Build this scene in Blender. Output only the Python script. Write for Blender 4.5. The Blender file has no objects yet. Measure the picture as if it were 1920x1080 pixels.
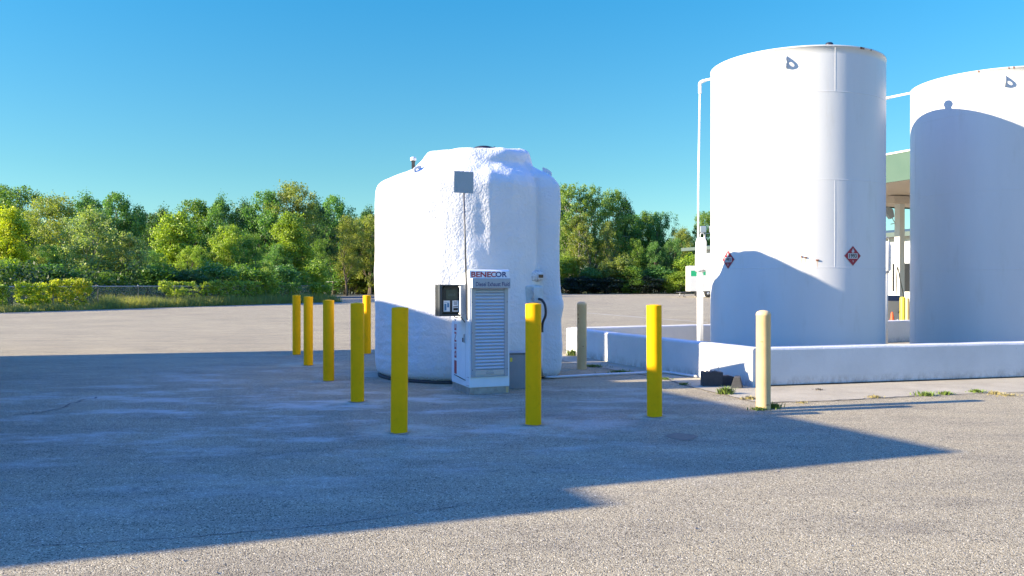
import bpy, math, random
import numpy as np
from mathutils import Vector, Matrix, noise

R_ = math.radians
sc = bpy.context.scene
COL = sc.collection
H_EYE, F, HOR = 1.55, 1547.0, 533.0

def G(px, py):                      # photo pixel on the ground -> world x, y
    Y = H_EYE * F / (py - HOR)
    return ((px - 960) / F * Y, Y)
def P(px, py, Y):                   # photo pixel at a depth -> world point
    return ((px - 960) / F * Y, Y, H_EYE + (HOR - py) * Y / F)

# ------------------------------------------------------------------ sun
SUN_EL = R_(20.85)
SD = Vector((-.9725, -.233, 0)).normalized()
K_SH = 1 / math.tan(SUN_EL)         # shadow length per metre of height

# ------------------------------------------------------------------ materials
def mat(name, col=(.5, .5, .5), rough=.6, metal=0, spec=.5):
    m = bpy.data.materials.new(name); m.use_nodes = True
    b = m.node_tree.nodes['Principled BSDF']
    b.inputs['Base Color'].default_value = (*col, 1)
    b.inputs['Roughness'].default_value = rough
    b.inputs['Metallic'].default_value = metal
    b.inputs['Specular IOR Level'].default_value = spec
    return m
class N:
    def __init__(s, m): s.t = m.node_tree; s.b = s.t.nodes.get('Principled BSDF')
    def n(s, typ, **kw):
        x = s.t.nodes.new(typ)
        for k, v in kw.items():
            if k.startswith('i_'): x.inputs[k[2:].replace('_', ' ')].default_value = v
            else: setattr(x, k, v)
        return x
    def l(s, a, b): s.t.links.new(a, b)
    def coord(s, kind='Object', scale=(1, 1, 1), rot=(0, 0, 0)):
        c = s.n('ShaderNodeTexCoord'); mp = s.n('ShaderNodeMapping')
        mp.inputs['Scale'].default_value = scale; mp.inputs['Rotation'].default_value = rot
        s.l(c.outputs[kind], mp.inputs[0]); return mp.outputs[0]
    def noise(s, vec, scale, detail=4, rough=.55):
        x = s.n('ShaderNodeTexNoise'); x.inputs['Scale'].default_value = scale
        x.inputs['Detail'].default_value = detail; x.inputs['Roughness'].default_value = rough
        s.l(vec, x.inputs['Vector']); return x.outputs['Fac']
    def ramp(s, fac, stops):
        x = s.n('ShaderNodeValToRGB'); e = x.color_ramp.elements
        while len(e) < len(stops): e.new(.5)
        for i, (p, c) in enumerate(stops):
            e[i].position = p; e[i].color = (*c, 1) if len(c) == 3 else c
        s.l(fac, x.inputs[0]); return x.outputs[0]
    def mix(s, fac, a, b, mode='MIX'):
        x = s.n('ShaderNodeMix', data_type='RGBA', blend_type=mode)
        for k, v in ((0, fac), (6, a), (7, b)):
            if hasattr(v, 'is_output'): s.l(v, x.inputs[k])
            else: x.inputs[k].default_value = v if k == 0 else (*v, 1)
        return x.outputs[2]
    def math(s, op, a, b=0, c=0, clamp=False):
        x = s.n('ShaderNodeMath', operation=op, use_clamp=clamp)
        for k, v in enumerate((a, b, c)):
            if hasattr(v, 'is_output'): s.l(v, x.inputs[k])
            else: x.inputs[k].default_value = v
        return x.outputs[0]
    def bump(s, h, dist, strength=1.0):
        x = s.n('ShaderNodeBump'); x.inputs['Distance'].default_value = dist
        x.inputs['Strength'].default_value = strength
        s.l(h, x.inputs['Height']); s.l(x.outputs[0], s.b.inputs['Normal']); return x

def worn(name, col, rough=.5, var=.12, scale=3, bump=.0, bscale=60, metal=0, dirt=None, spec=.5, zs=1):
    """paint or plastic with a little unevenness, and optional dirt"""
    m = mat(name, col, rough, metal, spec); s = N(m)
    v = s.coord('Object', (1, 1, zs))
    f = s.noise(v, scale, 6, .6)
    lo = tuple(c * (1 - var) for c in col); hi = tuple(min(1, c * (1 + var * .6)) for c in col)
    c = s.ramp(f, [(.3, lo), (.7, hi)])
    if dirt:
        f2 = s.noise(v, scale * 2.7, 8, .7)
        k = s.ramp(f2, [(.56, (0, 0, 0)), (.74, (1, 1, 1))])
        c = s.mix(s.math('MULTIPLY', k, .5), c, dirt)
    s.l(c, s.b.inputs['Base Color'])
    r = s.ramp(f, [(.3, (rough * .85,) * 3), (.7, (min(1, rough * 1.15),) * 3)])
    s.l(r, s.b.inputs['Roughness'])
    if bump:
        s.bump(s.noise(v, bscale, 3), bump)
    return m

M = {}
M['yellow'] = worn('yellow_paint', (.95, .45, .004), .6, .08, 5, .0006, 90, dirt=(.6, .30, .01), spec=.08)
M['yellow_old'] = worn('yellow_paint_far', (.80, .62, .05), .5, .1, 5)
M['cream'] = worn('faded_cream_paint', (.62, .44, .215), .6, .12, 4, .0012, 70, dirt=(.5, .43, .24))
M['white'] = worn('white_tank_paint', (.56, .56, .56), .38, .05, 1.2, .0012, 3.0, zs=.22, spec=.3, dirt=(.46, .44, .40))
M['cabinet'] = worn('white_cabinet_paint', (.74, .76, .77), .35, .05, 6, spec=.4)
M['housing'] = worn('grey_housing_metal', (.36, .39, .44), .4, .06, 8, metal=.3)
M['alu'] = worn('aluminium', (.50, .52, .54), .38, .08, 10, metal=.55)
M['galv'] = worn('galvanised_steel', (.42, .43, .44), .45, .2, 14, metal=.7)
M['steel_plinth'] = worn('brushed_plinth', (.38, .37, .36), .45, .3, 10, metal=.6, dirt=(.2, .16, .12))
M['black'] = worn('black_plastic', (.018, .019, .021), .4, .2, 10)
M['rubber'] = worn('weathered_rubber', (.05, .05, .053), .85, .35, 16, .004, 45, dirt=(.13, .12, .11))
M['screen'] = mat('screen_glass', (.035, .055, .05), .2)
M['digits'] = mat('screen_digits', (.09, .12, .105), .4)
M['red'] = worn('red_vinyl', (.42, .03, .045), .4, .1, 20)
M['navy'] = mat('navy_vinyl', (.02, .045, .16), .4)
M['ink'] = mat('black_ink', (.012, .012, .014), .5)
M['paper'] = mat('white_sticker', (.75, .76, .77), .5)
M['cyan'] = mat('blue_sticker_print', (.06, .2, .35), .5)
M['placard_red'] = worn('placard_red', (.28, .014, .03), .6, .12, 12)
M['placard_white'] = mat('placard_white', (.42, .42, .42), .45)
M['lens'] = mat('dark_red_lens', (.05, .008, .012), .2)
M['signback'] = worn('grey_sign_metal', (.33, .36, .39), .45, .06, 6, metal=.3)
M['pipe_white'] = worn('white_pipe_paint', (.78, .78, .77), .45, .08, 5, dirt=(.5, .4, .3))
M['rust'] = worn('rust', (.19, .07, .03), .85, .4, 30, .002, 80)
M['conduit'] = worn('grey_plastic_conduit', (.60, .60, .60), .5, .1, 8)
M['equip'] = worn('grey_equipment_metal', (.27, .27, .275), .55, .1, 5, dirt=(.36, .3, .2))
M['canopy_green'] = worn('pale_green_fascia', (.05, .10, .072), .5, .05, 1)
M['soffit'] = worn('tan_soffit', (.62, .55, .48), .6, .05, 2)
M['bld_white'] = worn('white_wall_sheet', (.66, .66, .64), .6, .06, .6)
M['roof_green'] = worn('green_roof_sheet', (.07, .10, .09), .6, .1, 1)
M['dark_glass'] = mat('dark_window', (.02, .022, .025), .15)
M['orange'] = worn('orange_cone', (.75, .09, .02), .5, .1, 9)
M['green_stripe'] = mat('green_stripe', (.015, .36, .16), .45)
M['tyre'] = mat('tyre_black', (.02, .02, .021), .85)
M['brick'] = worn('pale_block_wall', (.78, .74, .70), .85, .1, 2)
M['dark_steel'] = worn('dark_steel', (.10, .105, .115), .5, .2, 12, metal=.4)
M['bark'] = worn('bark', (.13, .10, .075), .9, .35, 9, .02, 12, zs=.25)
M['bark_pale'] = worn('pale_bark', (.33, .30, .26), .9, .3, 6, .01, 12, zs=.4)

# white painted concrete
m = mat('painted_concrete', (.78, .78, .76), .7, spec=.25); s = N(m); v = s.coord('Object')
f = s.noise(v, 1.3, 8, .65); f2 = s.noise(s.coord('Object', (1, 1, .22)), 5, 8, .75)
c = s.ramp(f, [(.3, (.54, .54, .53)), (.7, (.62, .62, .61))])
k = s.ramp(f2, [(.60, (0, 0, 0)), (.78, (1, 1, 1))])
c = s.mix(s.math('MULTIPLY', k, .5), c, (.36, .34, .30))
f3 = s.noise(v, 14, 6, .7); k3 = s.ramp(f3, [(.68, (0, 0, 0)), (.74, (1, 1, 1))])
c = s.mix(s.math('MULTIPLY', k3, .45), c, (.33, .31, .28))
gz = s.n('ShaderNodeSeparateXYZ'); s.l(v, gz.inputs[0])
base_ = s.math('SUBTRACT', 1, s.math('MULTIPLY', gz.outputs[2], 6), clamp=True)
splash = s.ramp(s.noise(s.coord('Object', (1, 1, .6)), 9, 8, .75), [(.42, (0,) * 3), (.62, (1,) * 3)])
c = s.mix(s.math('MULTIPLY', s.math('MULTIPLY', base_, splash), .75), c, (.25, .22, .18))
s.l(c, s.b.inputs['Base Color']); s.bump(s.math('ADD', s.noise(v, 30, 5), f2), .006)
M['concrete_white'] = m

# sprayed foam coating
m = mat('sprayed_foam', (.80, .80, .79), .62, spec=.25); s = N(m); v = s.coord('Object')
f = s.noise(v, 1.5, 6, .6)
c = s.ramp(f, [(.3, (.62, .62, .62)), (.7, (.68, .68, .675))])
fd = s.noise(s.coord('Object', (1, 1, .35)), 4.5, 9, .75)
k = s.ramp(fd, [(.64, (0, 0, 0)), (.76, (1, 1, 1))])
c = s.mix(s.math('MULTIPLY', k, .3), c, (.55, .52, .46))
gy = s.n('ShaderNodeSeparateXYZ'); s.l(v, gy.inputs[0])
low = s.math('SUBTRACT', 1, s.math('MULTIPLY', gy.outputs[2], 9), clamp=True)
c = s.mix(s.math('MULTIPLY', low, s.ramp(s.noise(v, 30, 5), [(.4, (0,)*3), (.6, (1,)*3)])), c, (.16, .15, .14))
s.l(c, s.b.inputs['Base Color'])
vo = s.n('ShaderNodeTexVoronoi'); vo.inputs['Scale'].default_value = 32; s.l(s.coord('Object', (1, 1, .75)), vo.inputs['Vector'])
h = s.math('ADD', s.math('MULTIPLY', s.noise(v, 17, 5, .6), 1.0), s.math('MULTIPLY', vo.outputs['Distance'], .35))
s.bump(h, .013)
M['foam'] = m

# asphalt
m = mat('worn_asphalt', (.26, .24, .22), .9, spec=.25); s = N(m); v = s.coord('Object')
vo = s.n('ShaderNodeTexVoronoi'); vo.inputs['Scale'].default_value = 135; s.l(v, vo.inputs['Vector'])
sep = s.n('ShaderNodeSeparateColor'); s.l(vo.outputs['Color'], sep.inputs[0])
stone = s.ramp(sep.outputs[0], [(.0, (.02, .016, .011)), (.13, (.04, .033, .022)), (.17, (.25, .21, .132)), (.45, (.31, .262, .162)), (.78, (.40, .342, .215)), (.93, (.46, .40, .26)), (1, (.85, .76, .54))])
tint = s.ramp(sep.outputs[1], [(0, (.34, .275, .17)), (1, (.33, .295, .20))])
c = s.mix(.15, stone, tint)
big = s.noise(s.coord('Object', (1, 1, 1)), .22, 5, .6)
c = s.mix(1.0, c, s.ramp(big, [(.3, (.86, .86, .87)), (.7, (1.08, 1.07, 1.05))]), 'MULTIPLY')
med = s.noise(s.coord('Object', (.55, 1.6, 1), (0, 0, -.3)), 1.1, 9, .72)
c = s.mix(1.0, c, s.ramp(med, [(.32, (.74, .74, .77)), (.5, (1, 1, 1)), (.68, (1.15, 1.13, 1.08))]), 'MULTIPLY')
# pale mineral streaks where water runs off round the small tank
sx = s.n('ShaderNodeSeparateXYZ'); s.l(v, sx.inputs[0])
dx = s.math('MULTIPLY', s.math('ADD', sx.outputs[0], 2.6), .15)
dy = s.math('MULTIPLY', s.math('SUBTRACT', sx.outputs[1], 11.0), .16)
dd = s.math('ADD', s.math('MULTIPLY', dx, dx), s.math('MULTIPLY', dy, dy))
near = s.math('SUBTRACT', 1, dd, clamp=True)
st = s.noise(s.coord('Object', (.55, 1.15, 1), (0, 0, -.6)), 1.15, 9, .72)
sm = s.ramp(st, [(.49, (0, 0, 0)), (.63, (1, 1, 1))])
c = s.mix(s.math('MULTIPLY', s.math('MULTIPLY', sm, near), .75), c, (.56, .52, .42))
for bx, by, rad in ((-1.18, 8.75, .55), (.23, 9.2, .50), (-2.04, 10.9, .42), (1.67, 9.67, .36), (-3.9, 15.9, .7)):
    ax = s.math('MULTIPLY', s.math('ADD', sx.outputs[0], -bx), 1 / (rad * 1.25)); ay = s.math('MULTIPLY', s.math('ADD', sx.outputs[1], -by), 1 / rad)
    q_ = s.math('SUBTRACT', 1.25, s.math('ADD', s.math('MULTIPLY', ax, ax), s.math('MULTIPLY', ay, ay)), clamp=True)
    k_ = s.ramp(s.math('MULTIPLY', q_, s.noise(s.coord('Object', (.8, 1.3, 1), (0, 0, .5)), 3.2, 9, .8)), [(.30, (0, 0, 0)), (.62, (1, 1, 1))])
    c = s.mix(s.math('MULTIPLY', k_, .55), c, (.54, .51, .36))
# small dark oil spots
oil = s.ramp(s.noise(v, 2.3, 3, .5), [(.69, (0, 0, 0)), (.73, (1, 1, 1))])
c = s.mix(s.math('MULTIPLY', oil, .4), c, (.07, .065, .06))
s.l(c, s.b.inputs['Base Color'])
hh = s.math('ADD', s.math('MULTIPLY', vo.outputs['Distance'], -1.0), s.math('MULTIPLY', s.noise(v, 45, 4), .7))
s.bump(hh, .0035)
M['asphalt'] = m

# bare concrete
m = mat('bare_concrete', (.40, .37, .32), .85, spec=.25); s = N(m); v = s.coord('Object')
c = s.ramp(s.noise(v, 1.6, 9, .7), [(.3, (.33, .285, .195)), (.7, (.46, .405, .285))])
c = s.mix(1, c, s.ramp(s.noise(v, 60, 5, .7), [(.3, (.8,)*3), (.7, (1.15,)*3)]), 'MULTIPLY')
s.l(c, s.b.inputs['Base Color']); s.bump(s.noise(v, 50, 6, .7), .008)
M['concrete'] = m
m = mat('grass_soil', (.07, .08, .03), 1); s = N(m); v = s.coord('Object')
c = s.ramp(s.noise(v, .5, 9, .75), [(.3, (.10, .12, .03)), (.55, (.18, .18, .06)), (.75, (.30, .25, .12))])
s.l(c, s.b.inputs['Base Color']); s.bump(s.noise(v, 5, 6, .7), .1)
M['grass_soil'] = m

def leafmat(name, base=None, transl=.42):
    m = bpy.data.materials.new(name); m.use_nodes = True; t = m.node_tree
    for n_ in list(t.nodes): t.nodes.remove(n_)
    s = N(m)
    out = s.n('ShaderNodeOutputMaterial')
    oi = s.n('ShaderNodeObjectInfo')
    colr = oi.outputs['Color']
    v = s.coord('Object')
    at = s.n('ShaderNodeAttribute', attribute_name='tint'); 
    var = s.ramp(at.outputs['Fac'], [(0, (.55, .62, .62)), (.5, (1, 1, 1)), (1, (1.5, 1.35, .9))])
    c = s.mix(1, colr, var, 'MULTIPLY')
    nf = s.ramp(s.noise(v, .55, 3), [(.35, (.75, .85, .85)), (.65, (1.2, 1.12, .95))])
    c = s.mix(1, c, nf, 'MULTIPLY')
    d = s.n('ShaderNodeBsdfPrincipled'); d.inputs['Roughness'].default_value = .5
    d.inputs['Specular IOR Level'].default_value = .35
    tr = s.n('ShaderNodeBsdfTranslucent')
    s.l(c, d.inputs['Base Color'])
    c2 = s.mix(1, c, (1.25, 1.35, .5), 'MULTIPLY'); s.l(c2, tr.inputs['Color'])
    mx = s.n('ShaderNodeMixShader'); mx.inputs[0].default_value = transl
    s.l(d.outputs[0], mx.inputs[1]); s.l(tr.outputs[0], mx.inputs[2]); s.l(mx.outputs[0], out.inputs[0])
    return m
M['leaf'] = leafmat('leaves')

# ------------------------------------------------------------------ mesh building
class MB:
    def __init__(s): s.v = []; s.f = []; s.sm = []
    def add(s, vs, fs, smooth=False):
        o = len(s.v); s.v += [tuple(p) for p in vs]; s.f += [tuple(i + o for i in f) for f in fs]; s.sm += [smooth] * len(fs)
        return s
    def box(s, x0, x1, y0, y1, z0, z1, mtx=None):
        vs = [Vector((x, y, z)) for z in (z0, z1) for y in (y0, y1) for x in (x0, x1)]
        if mtx: vs = [mtx @ p for p in vs]
        return s.add(vs, [(0, 2, 3, 1), (4, 5, 7, 6), (0, 1, 5, 4), (2, 6, 7, 3), (0, 4, 6, 2), (1, 3, 7, 5)])
    def tube(s, pts, r, n=12, cap=True):
        pts = [Vector(p) for p in pts]; rs = r if isinstance(r, (list, tuple)) else [r] * len(pts)
        vs = []; fs = []; up = None
        for i, p in enumerate(pts):
            d = (pts[min(i + 1, len(pts) - 1)] - pts[max(i - 1, 0)]).normalized()
            if up is None:
                up = Vector((0, 0, 1)) if abs(d.z) < .9 else Vector((1, 0, 0))
            a = d.cross(up).normalized(); b = a.cross(d).normalized(); up = b
            for k in range(n):
                t = 2 * math.pi * k / n
                vs.append(p + (a * math.cos(t) + b * math.sin(t)) * rs[i])
        for i in range(len(pts) - 1):
            for k in range(n):
                k2 = (k + 1) % n
                fs.append((i * n + k, i * n + k2, (i + 1) * n + k2, (i + 1) * n + k))
        s.add(vs, fs, True)
        if cap:
            o = len(s.v) - len(vs)
            s.f += [tuple(o + k for k in reversed(range(n))), tuple(o + (len(pts) - 1) * n + k for k in range(n))]; s.sm += [False, False]
        return s
    def lathe(s, prof, n=32, c=(0, 0, 0), a0=0, smooth=True):
        vs = []; fs = []
        for r, z in prof:
            for k in range(n):
                t = a0 + 2 * math.pi * k / n
                vs.append((c[0] + r * math.cos(t), c[1] + r * math.sin(t), c[2] + z))
        for i in range(len(prof) - 1):
            for k in range(n):
                k2 = (k + 1) % n
                fs.append((i * n + k, i * n + k2, (i + 1) * n + k2, (i + 1) * n + k))
        return s.add(vs, fs, smooth)
    def prism(s, poly, axis, a, b, mtx=None):
        """poly in the two other axes, extruded along axis from a to b"""
        def pt(p, h):
            q = {'x': (h, p[0], p[1]), 'y': (p[0], h, p[1]), 'z': (p[0], p[1], h)}[axis]
            return mtx @ Vector(q) if mtx else Vector(q)
        n = len(poly); vs = [pt(p, a) for p in poly] + [pt(p, b) for p in poly]
        fs = [tuple(range(n)), tuple(reversed(range(n, 2 * n)))] + [(i, n + i, n + (i + 1) % n, (i + 1) % n) for i in range(n)]
        return s.add(vs, fs)
    def build(s, name, m, parent=None, loc=None, bevel=0, seg=2, fix=True):
        me = bpy.data.meshes.new(name); me.from_pydata(s.v, [], s.f); me.update()
        me.polygons.foreach_set('use_smooth', s.sm)
        if fix:
            import bmesh
            bm = bmesh.new(); bm.from_mesh(me); bmesh.ops.recalc_face_normals(bm, faces=bm.faces)
            if bevel:
                ed = [e for e in bm.edges if len(e.link_faces) == 2 and e.calc_face_angle(0) > .6]
                bmesh.ops.bevel(bm, geom=ed, offset=bevel, segments=seg, profile=.6, affect='EDGES', clamp_overlap=True)
            bm.to_mesh(me); bm.free()
        me.materials.append(M[m] if isinstance(m, str) else m)
        o = bpy.data.objects.new(name, me); COL.objects.link(o)
        if parent: o.parent = parent
        if loc: o.location = loc
        return o

def tag(o, label=None, cat=None, group=None, kind=None):
    for k, v in (('label', label), ('category', cat), ('group', group), ('kind', kind)):
        if v: o[k] = v
    return o
def empty(name, loc=(0, 0, 0), rz=0, label=None, cat=None, group=None):
    o = bpy.data.objects.new(name, None); COL.objects.link(o)
    o.location = loc; o.rotation_euler = (0, 0, rz); o.empty_display_size = .2
    return tag(o, label, cat, group)
def copy_tree(o, parent=None):
    c = o.copy(); COL.objects.link(c); c.parent = parent
    for ch in list(o.children): copy_tree(ch, c)
    return c
def text(txt, name, m, parent, w, h, mtx, bold=.012, ext=.0008, spacing=1.0):
    """lettering as a mesh filling w x h, lying in the local XZ-plane given by mtx (x right, y up)"""
    cu = bpy.data.curves.new('t', 'FONT'); cu.body = txt; cu.size = 1; cu.align_x = 'LEFT'
    cu.offset = bold; cu.extrude = .0; cu.space_character = spacing; cu.resolution_u = 3
    to = bpy.data.objects.new('t', cu); COL.objects.link(to)
    dg = bpy.context.evaluated_depsgraph_get()
    me = bpy.data.meshes.new_from_object(to.evaluated_get(dg))
    bpy.data.objects.remove(to); bpy.data.curves.remove(cu)
    co = np.array([v.co[:] for v in me.vertices]); lo = co.min(0); hi = co.max(0)
    for v in me.vertices:
        x = (v.co.x - (lo[0] + hi[0]) / 2) / (hi[0] - lo[0]) * w
        y = (v.co.y - (lo[1] + hi[1]) / 2) / (hi[1] - lo[1]) * h
        v.co = mtx @ Vector((x, y, 0))
    me.materials.clear(); me.materials.append(M[m]); me.name = name
    o = bpy.data.objects.new(name, me); COL.objects.link(o); o.parent = parent
    return o
def frame(origin, xdir, ydir):
    x = Vector(xdir).normalized(); y = Vector(ydir).normalized(); z = x.cross(y)
    m = Matrix((x, y, z)).transposed().to_4x4(); m.translation = Vector(origin); return m
def struct(name, mb, m, **kw):
    o = mb.build(name, m, **kw); o['kind'] = 'structure'; return o

# ------------------------------------------------------------------ camera, sun, sky
cam = bpy.data.cameras.new('camera'); co = bpy.data.objects.new('camera', cam); COL.objects.link(co)
cam.sensor_width = 36; cam.lens = F / 1920 * 36; cam.clip_end = 3000
co.location = (0, 0, H_EYE); co.rotation_euler = (R_(90 - math.degrees(math.atan(7 / F))), 0, 0)
sc.camera = co
sl = bpy.data.lights.new('sun', 'SUN'); so = bpy.data.objects.new('sun', sl); COL.objects.link(so)
sl.energy = 4.7; sl.angle = R_(.53); sl.color = (1.0, .86, .64)
sdir = Vector((SD.x * math.cos(SUN_EL), SD.y * math.cos(SUN_EL), math.sin(SUN_EL)))
so.rotation_euler = sdir.to_track_quat('Z', 'Y').to_euler(); so.location = (-20, -5, 20)
w = bpy.data.worlds.new('World'); sc.world = w; w.use_nodes = True
nt = w.node_tree; bg = nt.nodes['Background']
sky = nt.nodes.new('ShaderNodeTexSky'); sky.sky_type = 'NISHITA'; sky.sun_disc = False
sky.sun_elevation = SUN_EL; sky.sun_rotation = math.atan2(SD.x, SD.y) % (2 * math.pi)
sky.air_density = 1.0; sky.dust_density = .15; sky.ozone_density = 1.6; sky.altitude = 200
mx = nt.nodes.new('ShaderNodeMix'); mx.data_type = 'RGBA'; mx.blend_type = 'MULTIPLY'; mx.inputs[0].default_value = 1
# deeper blue overhead, paler and greener low down
tc = nt.nodes.new('ShaderNodeTexCoord'); sz = nt.nodes.new('ShaderNodeSeparateXYZ'); rp = nt.nodes.new('ShaderNodeValToRGB')
nt.links.new(tc.outputs['Generated'], sz.inputs[0]); nt.links.new(sz.outputs[2], rp.inputs[0])
e = rp.color_ramp.elements
while len(e) < 4: e.new(.5)
for i_, (p_, c_) in enumerate(((0, (.42, .565, .57)), (.13, (.30, .57, .60)), (.34, (.15, .655, .84)), (.8, (.60, 1.20, 2.95)))): e[i_].position = p_; e[i_].color = (*c_, 1)
nt.links.new(rp.outputs[0], mx.inputs[7])
nt.links.new(sky.outputs[0], mx.inputs[6]); nt.links.new(mx.outputs[2], bg.inputs[0])
bg.inputs[1].default_value = .085
sc.view_settings.view_transform = 'Standard'; sc.view_settings.look = 'None'
sc.view_settings.exposure = 1.7; sc.view_settings.gamma = 1
sc.cycles.max_bounces = 6; sc.cycles.transparent_max_bounces = 8
sc.cycles.use_denoising = True

# ------------------------------------------------------------------ ground
b = MB(); b.add([(-900, -60, 0), (900, -60, 0), (900, 1800, 0), (-900, 1800, 0)], [(0, 1, 2, 3)])
struct('ground', b, 'asphalt')
def sheet(name, pts, z, m):
    b = MB(); b.add([(x, y, z) for x, y in pts], [tuple(range(len(pts)))]); return struct(name, b, m)
# planted ground behind the near chain-link fence and beyond the far kerb
FA, FB = G(-330, 599.5), G(618, 565.5)
fd = (Vector(FB) - Vector(FA)).normalized(); fn = Vector((-fd.y, fd.x))       # away from the camera
F0 = Vector(G(0, 585)); F1 = Vector(G(612, 566))
fd = (F1 - F0).normalized(); fn = Vector((-fd.y, fd.x))
def FP(t, off=0): return F0 + fd * t + fn * off
FL = (F1 - F0).length
p = [FP(-40, -1.3), FP(FL + .5, -1.3), FP(FL + 1.2, 2), FP(FL + 1.2, 30), FP(-40, 60)]
sheet('grass', [(q.x, q.y) for q in p], .006, 'grass_soil')
KL = [(-60, 104), (-22, 113), (-8, 121), (10, 131), (35, 136), (70, 139), (260, 150)]
sheet('grass', KL + [(260, 900), (-500, 900), (-500, 104)], .006, 'grass_soil')
b = MB()
for (x0, y0), (x1, y1) in zip(KL, KL[1:]):
    d = Vector((x1 - x0, y1 - y0, 0)); n_ = Vector((-d.y, d.x, 0)).normalized() * .35
    a0 = Vector((x0, y0, 0)); a1 = Vector((x1, y1, 0))
    vs = [a0, a1, a1 + n_, a0 + n_]; vs = vs + [q + Vector((0, 0, .13)) for q in vs]
    b.add(vs, [(0, 1, 5, 4), (4, 5, 6, 7), (2, 3, 7, 6)])
struct('kerb', b, 'concrete')
# side street passing behind the end of the near fence
sheet('road', [(-42, 84), (-8.5, 91), (-8.5, 104), (-42, 98)], .005, worn('dark_road', (.075, .075, .08), .9, .2, .5))

# ------------------------------------------------------------------ containment wall
W = [Vector(G(1058, 664.5)), Vector(G(1129.5, 677)), Vector(G(1411, 726)), Vector(G(1960, 706.5))]
WH = .585
vdir = (W[2] - W[0]).normalized(); W[1] = W[0] + vdir * (W[1] - W[0]).length
udir = (W[3] - W[2]).normalized(); W[3] = W[2] + udir * 9.2
bdir = Vector((3.44, 1.42)).normalized(); WB = W[0] + bdir * 11.5
cw = empty('containment_wall', (W[2].x, W[2].y, 0), 0, 'low white painted concrete wall enclosing the two tall tanks', 'wall')
def wall_seg(name, a, c, h=WH, th=.26, bev=.035, off=0):
    d = (c - a).normalized(); n_ = Vector((-d.y, d.x))
    L = (c - a).length; o = a - Vector((W[2].x, W[2].y))
    mtx = frame((o.x, o.y, 0), (d.x, d.y, 0), (n_.x, n_.y, 0))
    b = MB(); nseg = max(1, int(L / .5)); 
    # long box with many cross-sections so the top edge can waver a little
    prof = [(0, 0), (0, h - bev), (bev * .3, h - bev * .3), (bev, h), (th - bev, h), (th - bev * .3, h - bev * .3), (th, h - bev), (th, 0)]
    vs = []; fs = []; rnd = random.Random(int(L * 100))
    for i in range(nseg + 1):
        j = [0, 0] if i in (0, nseg) else [rnd.uniform(-.004, .004), rnd.uniform(-.005, .005)]
        for y, z in prof: vs.append(mtx @ Vector((L * i / nseg, y + off + j[0], z + (j[1] if z > .1 else 0))))
    k = len(prof)
    for i in range(nseg):
        for q in range(k - 1): fs.append((i * k + q, i * k + q + 1, (i + 1) * k + q + 1, (i + 1) * k + q))
    fs += [tuple(range(k)), tuple(nseg * k + q for q in reversed(range(k)))]
    b.add(vs, fs)
    return b.build(name, 'concrete_white', cw)
# the left side runs away from the corner in three cast pieces; wall body lies on the tank side
def side_piece(t0, t1, off=0): return wall_seg('wall_section', W[2] - vdir * t1, W[2] - vdir * t0, off=off)
Ls = (W[2] - W[0]).length; L1 = (W[1] - W[0]).length
side_piece(.0, .83, .006); side_piece(.838, Ls - L1, 0); side_piece(Ls - L1 + .012, Ls, .05)
wall_seg('wall_section', W[2] + udir * .27, W[3])
b_ = wall_seg('wall_section', W[0] + bdir * .30, WB)
# dark gap strip under the front wall
b = MB()
o = W[2] - W[2]
mtx = frame((0, 0, 0), (udir.x, udir.y, 0), (-udir.y, udir.x, 0))
b.box(.3, 9.2, -.018, -.001, .004, .022, mtx); b.build('base_joint', 'ink', cw)
# concrete apron outside and floor inside
ap = [G(1040, 672), G(1088, 684), G(1180, 699.5), G(1247, 710), G(1285, 723), G(1345, 738), G(1424, 756), G(1540, 752), G(1650, 748), G(1735, 742.5), G(1830, 738), G(1930, 735)]
e2 = W[3] + udir * .5
ap2 = [(e2.x, e2.y), tuple(W[2]), tuple(W[0])]
sheet('pavement', ap + ap2, .004, 'concrete')
cc = W[3] + Vector((2.5, 9)); 
sheet('pavement', [tuple(W[2] + Vector((.05, .1))), tuple(W[3]), tuple(cc), tuple(WB), tuple(W[0] + Vector((.1, 0)))], .009, 'concrete')

# cracks and painted line
def ribbon(name, pts, wd, z, m, jit=.03, seed=1, step=.25):
    rnd = random.Random(seed); b = MB(); vs = []
    pp = [Vector(p) for p in pts]; out = []
    for a, c in zip(pp, pp[1:]):
        n = max(1, int((c - a).length / step))
        for i in range(n): out.append(a.lerp(c, i / n) + Vector((rnd.gauss(0, jit), rnd.gauss(0, jit))))
    out.append(pp[-1])
    for i, q in enumerate(out):
        d = (out[min(i + 1, len(out) - 1)] - out[max(i - 1, 0)]).normalized(); n_ = Vector((-d.y, d.x))
        ww = wd * rnd.uniform(.4, 1.1) / 2
        vs += [(q.x + n_.x * ww, q.y + n_.y * ww, z), (q.x - n_.x * ww, q.y - n_.y * ww, z)]
    b.add(vs, [(2 * i, 2 * i + 1, 2 * i + 3, 2 * i + 2) for i in range(len(out) - 1)])
    return struct(name, b, m)
crackm = mat('crack_dirt', (.11, .10, .085), .95)
ribbon('pavement_crack', [G(40, 1026), G(330, 1010), G(620, 985), G(860, 950)], .010, .0035, crackm, .006, 2, .05)
ribbon('pavement_crack', [G(20, 780), G(110, 768), G(150, 752), G(180, 745)], .03, .0035, crackm, .03, 3, .06)
ribbon('pavement_crack', [G(0, 712), G(130, 708), G(240, 700)], .025, .0035, crackm, .02, 4, .1)
ribbon('pavement_crack', [G(1060, 567), G(1110, 568), G(1172, 570.5)], .20, .0035, crackm, .05, 5, .5)
ribbon('pavement_crack', [G(1060, 607), G(1120, 603), G(1250, 606)], .04, .0035, crackm, .03, 6, .3)
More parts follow.
